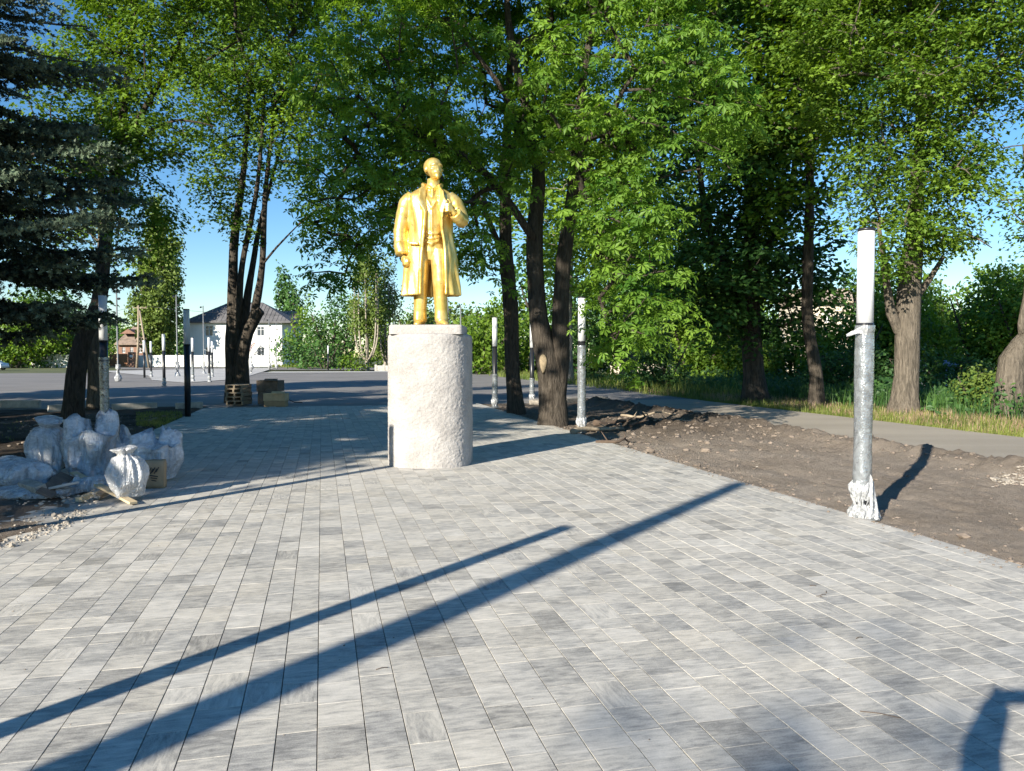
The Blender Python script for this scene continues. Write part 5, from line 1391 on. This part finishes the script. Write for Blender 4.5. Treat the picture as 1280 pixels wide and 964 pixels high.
# cream building beyond the road
D4 = 68; root = thing('cream_building', 'cream building glimpsed through the trees right of the thin leaning trunk', 'building', (at(1035, D4), D4, -.1))
ox = root.location.x; f = lambda px: at(px, D4) - ox
facade(root, f(1012), f(1078), 0, 0, zat(376, D4), [(f(1029), f(1038), zat(402, D4), zat(386, D4)), (f(1065), f(1074), zat(402, D4), zat(386, D4)), (f(1029), f(1038), zat(440, D4), zat(422, D4))], M['cream'])
MB().box((f(1045), 4.2, zat(376, D4) / 2), (f(1078) - f(1012), 7.6, zat(376, D4))).obj('back_wall', M['cream'], root)
m = MB(); z0 = zat(375.5, D4) + .02; z1 = zat(355, D4)
m.add([(f(1010), -.6, z0), (f(1080), -.6, z0), (f(1080), 4, z1), (f(1010), 4, z1), (f(1080), 9, z0), (f(1010), 9, z0), (f(1010), -.6, z0 - .2), (f(1080), -.6, z0 - .2)], [(0, 1, 2, 3), (3, 2, 4, 5), (6, 7, 1, 0), (0, 3, 5), (1, 4, 2)])
m.obj('roof', simple('pale_roof', (0.45, .36, .27), .9), root)
panel_wall('blue_fence', 'blue sheet metal fence glimpsed low behind the right thicket', 1184, 1206, 38, 1.5, .8, M['blue'], 'fence')
panel_wall('pale_fence', 'white fence section left of the blue one, behind the two-tone trunk', 1146, 1163, 39, 1.6, .65, M['whitewall'], 'fence')
panel_wall('pale_wall', 'pale low wall far beyond the road behind the trunks', 765, 905, 74, 1.1, 2.5, M['cream'])

# parked white car at the far left, mostly outside the frame
def car():
    D = 100; root = thing('parked_car', 'white car parked at the far left edge of the lot, mostly out of frame', 'car', (at(-14, D), D, -.06))
    prof = [(-2.1, .35), (-2.15, .7), (-1.95, .95), (-1.2, 1.02), (-.6, 1.42), (.7, 1.45), (1.45, 1.02), (2.05, .9), (2.15, .6), (2.1, .3)]
    bm_ = MB(); rings = []
    for yy, sc in ((-.85, .93), (-.8, 1), (.8, 1), (.85, .93)): rings.append([Vector((x, yy, .3 + (z - .3) * sc)) for x, z in prof])
    bm_.loft(rings); bm_.obj('body', M['carpaint'], root)
    MB().add([(-1.1, -.862, 1.0), (-.55, -.84, 1.33), (.65, -.84, 1.36), (1.3, -.862, 1.0)], [(0, 3, 2, 1)]).obj('window', M['glass'], root)
    for x in (-1.35, 1.35):
        for yy in (-.8, .8):
            w = MB().tube([(x, yy - .1, .32), (x, yy + .1, .32)], .32, 18).obj('wheel', M['tyre'], root); MB().tube([(x, yy - .11, .32), (x, yy + .11, .32)], .2, 14).obj('rim', M['greypole'], w)
    MB().ball((2.08, -.6, .68), (.06, .14, .08), None, 10, 6).obj('headlight', M['glass'], root)
car()

#==================================================================== SACKS, BOARDS, PALLETS
def sack(label, px, py, w, h, m, seed, neck=.0, lean=0, top='tied', tilt=0, zb=None, D=None, flat=1.0, group=None):
    """crumpled plastic sack whose foot is seen at (px, py); w, h in metres"""
    q = G(px, py) if D is None else Vector((at(px, D), D, 0))
    bm = bmesh.new(); bmesh.ops.create_icosphere(bm, subdivisions=5, radius=1)
    rd = random.Random(seed); sx = rd.uniform(0, 50)
    for v in bm.verts:
        n = v.co.copy(); z = (n.z + 1) / 2
        # profile: slumped body, narrowing to a gathered top
        if top == 'tied': r_ = (math.sin(math.pi * min(1, z * .93 + .10)) ** .6) * (1 - .25 * z) if z < .78 else .30 * (1 - (z - .78) * .2)
        elif top == 'open': r_ = (math.sin(math.pi * min(.62, z * .62 + .12)) ** .5)
        else: r_ = math.sin(math.pi * (z * .9 + .06)) ** .5
        a = math.atan2(n.y, n.x); hr = max(math.hypot(n.x, n.y), 1e-4); k = r_ * (min(1, hr * 2.2) if (z > .94 or z < .06) else 1)
        if top == 'open': k *= 1 + .20 * z * (abs(math.cos(2 * a + sx)) - .45)
        if top == 'tied' and z > .84: k *= 1 + 1.6 * (z - .84) / .16
        x = math.cos(a) * k * w / 2; y = math.sin(a) * k * w / 2 * .8; zz = (z ** .85) * h
        c1 = Vector((x * 3.1 + sx, y * 3.1, zz * 2.6)); c2 = Vector((x * 8 + sx, y * 8, zz * 7))
        c3 = Vector((math.cos(a) * 2.2 + sx, math.sin(a) * 2.2, zz * 1.4)); c4 = Vector((math.cos(a) * 5.5 + sx, math.sin(a) * 5.5, zz * 1.2 + 7))
        cr = (.18 - abs(mnoise.noise(c1 * .9))) * .34 + (.18 - abs(mnoise.noise(c2))) * .045 + (.2 - abs(mnoise.noise(c2 * 2.3))) * .03
        cr += ((.2 - abs(mnoise.noise(c3))) * .13 + (.2 - abs(mnoise.noise(c4))) * .15) * (.35 + .9 * z)
        cr *= w * (.95 if z < .75 else .6)
        x += math.cos(a) * cr; y += math.sin(a) * cr; zz += mnoise.noise(c1 + Vector((9, 0, 0))) * .13 * h * z
        if top == 'open' and z > .80:
            zz += .34 * h * (max(0, math.cos(2 * a + sx)) ** 4 - .15) * (z - .8) / .2 + .18 * h * mnoise.noise(Vector((math.cos(a) * 1.4 + sx, math.sin(a) * 1.4, 0))) * (z - .8) / .2
        v.co = Vector((x + lean * z * z, y, max(0, zz) * flat))
    me = bmesh_to('sack', bm, True); o = link('plastic_sack', me, m, None, (q.x, q.y, (zb if zb is not None else .0)))
    o.rotation_euler = (0, tilt, rd.uniform(-.4, .4)); return tag(o, label, 'sack', group)
g = 'plastic sacks of rubbish beside the paving'
sack('clear sack with a tall pointed top at the left, full of crumpled film', 62, 598, .66, .86, M['bag'], 3, lean=.02, top='tied', group=g, zb=.0)
sack('big full bluish sack in the middle of the heap', 112, 600, .66, .72, M['bag'], 14, lean=.05, top='open', group=g)
sack('white tied sack catching the sun at the front right of the heap', 160, 626, .50, .66, M['bag_white'], 25, top='tied', lean=-.02, group=g)
sack('small sack behind the big bluish one', 148, 592, .50, .55, M['bag'], 36, top='open', D=10.9, group=g)
sack('square shouldered sack at the right end of the heap', 193, 600, .64, .56, M['bag'], 47, top='open', D=10.4, group=g)
sack('slumped sack at the far left edge of the heap', 18, 600, .85, .44, M['bag'], 58, top='slump', D=9.6, group=g)
sack('low flat sack lying in front of the big bluish one', 120, 612, .60, .22, M['bag'], 69, top='slump', D=9.55, group=g)
sack('small torn sack tip sticking up between boards', 96, 618, .10, .16, M['bag_white'], 70, top='tied', zb=.1, group=g)
sack('flattened sheet of sack plastic under the left sacks', 45, 604, 1.1, .14, M['bag'], 71, top='slump', D=9.3, group=g)
# paper cement bag
root = thing('paper_bag', 'brown paper bag with dark print behind the white tied sack', 'bag', (at(192, 9.9), 9.9, 0), .25)
bm = bmesh.new(); bmesh.ops.create_cube(bm, size=1); bmesh.ops.subdivide_edges(bm, edges=bm.edges[:], cuts=5, use_grid_fill=True)
for v in bm.verts:
    c = v.co; b_ = 1 - .35 * (abs(c.z) * 2) ** 3; v.co = Vector((c.x * .24 * (1 + .1 * mnoise.noise(c * 3)), c.y * .17 * b_ + .015 * mnoise.noise(c * 5), (c.z + .5) * .36 + .02 * mnoise.noise(c * 4)))
link('bag', bmesh_to('bag', bm, True), M['card'], root)
m = MB()
for k in range(5): m.box((-.045 + .022 * k, -.099, .25 - .02 * (k % 2)), (.012, .004, .07), ry=.5)
for k in range(3): m.box((.0, -.097, .17 - .03 * k), (.10 - .02 * k, .004, .012), ry=.2)
m.obj('print', M['label'], root)
# boards and broken pieces
def board(label, a, b_, w, th, m, za=.06, zb=.06, roll=0, name='board', cat='board'):
    A = Vector((*G(*a).xy, za)); B = Vector((*G(*b_).xy, zb)); d = B - A; L = d.length; rz = math.atan2(d.y, d.x); ry = -math.asin(d.z / L)
    o = MB().box((0, 0, 0), (L, w, th), bev=.003).obj(name, m, None, (A + B) / 2); o.rotation_euler = (roll, ry, rz); return tag(o, label, cat)
board('long weathered plank running in from the left edge under the sacks', (-30, 585), (52, 610), .15, .03, M['wood'], .20, .19)
board('second weathered plank lying below the long one', (-30, 600), (30, 618), .12, .03, M['wood'], .17, .16)
board('pale new board pointing right in front of the white tied sack', (92, 610), (167, 632), .09, .028, M['freshwood'], .20, .03)
board('short pale offcut left of the long pale board', (98, 630), (118, 625), .09, .05, M['freshwood'], .05, .07)
board('short tan offcut under the long pale board', (120, 626), (134, 620), .10, .05, M['wood'], .05, .06, .2)
board('dark fibre sheet leaning in the middle of the scraps', (55, 632), (84, 610), .18, .02, M['darkcard'], .12, .17, .5)
board('grey lump of broken block among the scraps at the left', (30, 622), (52, 628), .12, .08, M['rubble'], .17, .16, .3, 'block', 'block')
board('flat grey slab piece resting on the scraps', (60, 626), (98, 622), .16, .03, M['concrete'], .14, .18, -.2, 'slab', 'slab')
rd = random.Random(4); pts = []; sz = []
for i in range(140):
    q = G(rd.uniform(20, 125), rd.uniform(612, 640)); pts.append((q.x, q.y, .06 + rd.random() * .04)); sz.append(abs(rd.gauss(0, .013)) + .007)
tag(rocks('scraps', pts, sz, M['rubble'], .5), 'broken scraps of block and plaster in front of the sacks', 'rubble')
# concrete kerb pieces behind
for i, (a, b_, lb) in enumerate([((140, 513), (196, 511), 'long pale kerb stone lying behind the left lamp'), ((221, 512), (252, 510), 'short pale kerb stone behind the bare black lamp'), ((60, 515), (82, 514), 'kerb stone left of the leaning trunk'), ((-20, 508), (50, 508), 'shaded kerb stone at the left edge by the lot')]):
    o = board(lb, a, b_, .16, .26, M['concrete'], .08, .08, 0, 'kerb_stone', 'kerb stone'); o['group'] = 'loose kerb stones by the lot'
for i, (a, b_, lb) in enumerate([((706, 503), (722, 502), 'pale kerb lump left of the middle wrapped lamp'), ((742, 501), (760, 501), 'small kerb lump right of the middle wrapped lamp'), ((664, 505), (680, 506), 'kerb lump between the two dark trunks')]):
    o = board(lb, a, b_, .2, .2, M['rubble'], .06, .06, .2, 'kerb_stone', 'kerb stone'); o['group'] = 'loose kerb stones by the lot'

# pallet stack
def pallet_mb():
    parts = []
    for k in range(5): parts.append(('slat', (0, -.42 + k * .21, .132), (.62, .12, .02)))
    for k in range(3): parts.append(('stringer', (-.27 + k * .27, 0, .072), (.06, .96, .10)))
    for k in range(3): parts.append(('bottom_slat', (0, -.42 + k * .42, .011), (.62, .10, .02)))
    return parts
meshes = {}
pc = G(293, 506); first = None
for i in range(5):
    lb = ['bottom', 'second from the bottom', 'middle', 'second from the top', 'top'][i] + ' pallet of the stack at the foot of the many stemmed tree'
    root = thing('wooden_pallet', lb.replace('bottom pallet', 'lowest pallet') if i == 0 else lb, 'pallet', (pc.x + random.uniform(-.02, .02), pc.y + .45, -.02 + i * .146), random.uniform(-.05, .05), 'stacked pallets')
    for j, (nm, c, d) in enumerate(pallet_mb()):
        if (nm, j) not in meshes: meshes[(nm, j)] = MB().box((0, 0, 0), d, bev=.003).mesh(nm)
        link(nm, meshes[(nm, j)], M['wood'], root, c)
# box stack
def carton(label, px, py, w, d, h, z, m, rz, flap=True, D=None):
    q = G(px, py) if D is None else Vector((at(px, D), D, 0)); root = thing('cardboard_box', label, 'box', (q.x, q.y + d / 2, z), rz)
    MB().box((0, 0, h / 2), (w, d, h), bev=.008).obj('box', m, root)
    MB().box((0, 0, h + .003), (w * .98, .06, .004)).obj('tape', M['wood'], root)
    if flap: MB().box((w * .2, -d / 2 - .05, h + .03), (w * .6, .14, .01), rx=.5).obj('flap', m, root)
carton('lower dark cardboard box of the pile right of the pallets', 334, 505, .72, .6, .46, -.02, M['darkcard'], .1)
carton('upper dark cardboard box with a crushed corner on the pile', 335, 505, .80, .62, .40, .445, M['darkcard'], -.08)
carton('flat tan cardboard box lying lowest in front of the pile', 343, 508, .72, .40, .20, -.02, M['card'], .03, False)
carton('light tan cardboard box on top of the flat one', 343, 508, .76, .42, .26, .185, simple('light_cardboard', (.62, .45, .27), .9), -.02)
# cable beside boxes
a = G(356, 503)
tag(MB().tube([(0, 0, .25), (.15, -.1, .12), (.4, -.2, .02), (.75, -.35, .015)], .018, 6).obj('cable', M['black'], None, (a.x, a.y, 0)), 'dark cable trailing right from the cardboard boxes', 'cable')

# roots and broken branches on the dug earth
rd = random.Random(12)
for i, (px, py, L, rz, lb) in enumerate([(810, 520, 1.5, -.5, 'long grey broken branch across the dug earth pile'), (770, 528, 1.3, .35, 'thick root lying left on the earth pile'), (745, 536, 1.4, .55, 'pale root nearest the middle wrapped lamp'),
                                      (845, 524, .8, .1, 'short curled root at the right of the earth pile'), (800, 533, .9, 1.2, 'knotted root in the middle of the earth pile'), (770, 548, .8, .3, 'root lying by the paving edge below the pile')]):
    q = G(px, py, .08); t, s = TS(q.x, q.y); zb = surf(max(t, T_R + .1), s, z_right)
    pts = []; n = 9
    for k in range(n):
        u = k / (n - 1) - .5; pts.append((u * L, .12 * math.sin(u * 5 + i), .07 + .10 * mnoise.noise(Vector((u * 3, i * 5, 0))) + (.14 if i in (0, 4) else 0) * (u + .5)))
    m = MB().tube(pts, [.05 * (1 - .7 * k / n) * (1.4 if i in (1, 2) else .8) for k in range(n)], 8)
    for k in range(3):
        b_ = Vector(pts[2 + k * 2]); m.tube([b_, b_ + Vector((rd.uniform(-.1, .25), rd.uniform(-.3, .3), rd.uniform(.03, .2)))], [.018, .006], 5)
    o = m.obj('root', M['root'] if i in (1, 4, 5) else M['wood'], None, (q.x, q.y, zb)); o.rotation_euler = (0, 0, rz); tag(o, lb, 'root', 'roots and branches on the dug earth')
pts = []; sz = []
for i in range(60):
    q = G(rd.uniform(735, 900), rd.uniform(508, 560), .05); t, s = TS(q.x, q.y)
    if t < T_R + .15 or t > 10.2: continue
    r_ = abs(rd.gauss(0, .035)) + .03; pts.append((q.x, q.y, surf(t, s, z_right) + r_ * .2)); sz.append(r_)
rocks('earth_lumps', pts, sz, M['clod'], .7)
pts = []; sz = []
for i in range(420):
    s_ = rd.uniform(1.5, 20) ; t_ = rd.uniform(T_L + .2, T_R - .1) if rd.random() < .5 else (T_R - abs(rd.gauss(0, .5)) - .05 if rd.random() < .6 else -2.2 + abs(rd.gauss(0, .8)))
    q = W(min(max(t_, T_L + .1), T_R - .05), s_); r_ = abs(rd.gauss(0, .003)) + .002; pts.append((q.x, q.y, r_ * .4)); sz.append(r_)
rocks('paving_crumbs', pts, sz, M['clod'], .7)
# twigs on the paving
m = MB()
for (px, py, dx, dy) in ((1025, 745, .05, .02), (1033, 742, .02, .05), (1020, 746, .04, -.02), (1012, 733, .05, .0), (1075, 890, .16, -.07), (470, 838, .06, .03), (1070, 799, .05, .02)):
    q = G(px, py); m.tube([(q.x, q.y, .004), (q.x + dx * .5, q.y + dy * .5 + .006, .007), (q.x + dx, q.y + dy, .004)], .0022, 5)
tag(m.obj('twigs', M['root']), 'tiny dry twigs scattered on the paving', 'twigs', None, 'stuff')

#==================================================================== PHOTOGRAPHER (behind the camera; casts the shadow at the lower right)
def person():
    root = thing('person', 'person in dark clothes behind the camera holding up a phone in both hands', 'person', (-.08, -.44, 0)); root.scale = (1.14, 1.14, 1.12)
    V3 = Vector; m = MB()
    for s in (-1, 1):
        m.tube([(s * .10, .02, .03), (s * .10, 0, .5), (s * .11, 0, .9)], [.06, .075, .10], 12); m.tube([(s * .10, -.08, .04), (s * .10, .16, .035)], [.05, .04], 10)
        m.tube([(s * .19, 0, 1.42), (s * .28, .08, 1.20), (s * .27, .12, 1.26)], [.10, .09, .08], 12)
        m.tube([(s * .27, .10, 1.22), (s * .20, .26, 1.50), (s * .10, .35, 1.64)], [.078, .07, .058], 12)
        m.ball((s * .095, .36, 1.67), (.03, .03, .05), None, 10, 8)
        for k in range(4): m.tube([(s * .10, .37, 1.66 + .018 * k), (s * .092, .405, 1.665 + .02 * k), (s * .07, .40, 1.665 + .02 * k)], .009, 6)
        m.tube([(s * .095, .34, 1.65), (s * .075, .345, 1.68)], .011, 6)
    m.loft([[V3((rx * math.cos(a), ry * math.sin(a), z)) for a in [2 * math.pi * k / 20 for k in range(20)]] for z, rx, ry in ((.82, .17, .12), (1.0, .16, .11), (1.2, .18, .12), (1.4, .21, .115), (1.47, .14, .09), (1.51, .06, .06))])
    m.tube([(0, 0, 1.48), (0, .02, 1.60)], .055, 10); m.ball((0, .03, 1.65), (.078, .095, .115), None, 16, 12); m.ball((0, .125, 1.64), (.014, .02, .02), None, 8, 6)
    link('body', remesh(m.mesh('body'), .026, 2), M['cloth'], root)
    MB().box((.02, .378, 1.66), (.17, .009, .08), bev=.004).obj('phone', M['black'], root)
person()
open('/tmp/stat.txt', 'w').write(str(LEAFT)) if 0 else print('leaf tris', LEAFT)
tot = sum(len(o.data.polygons) for o in S.objects if o.type == 'MESH'); print('faces total', tot, 'objects', len(S.objects))
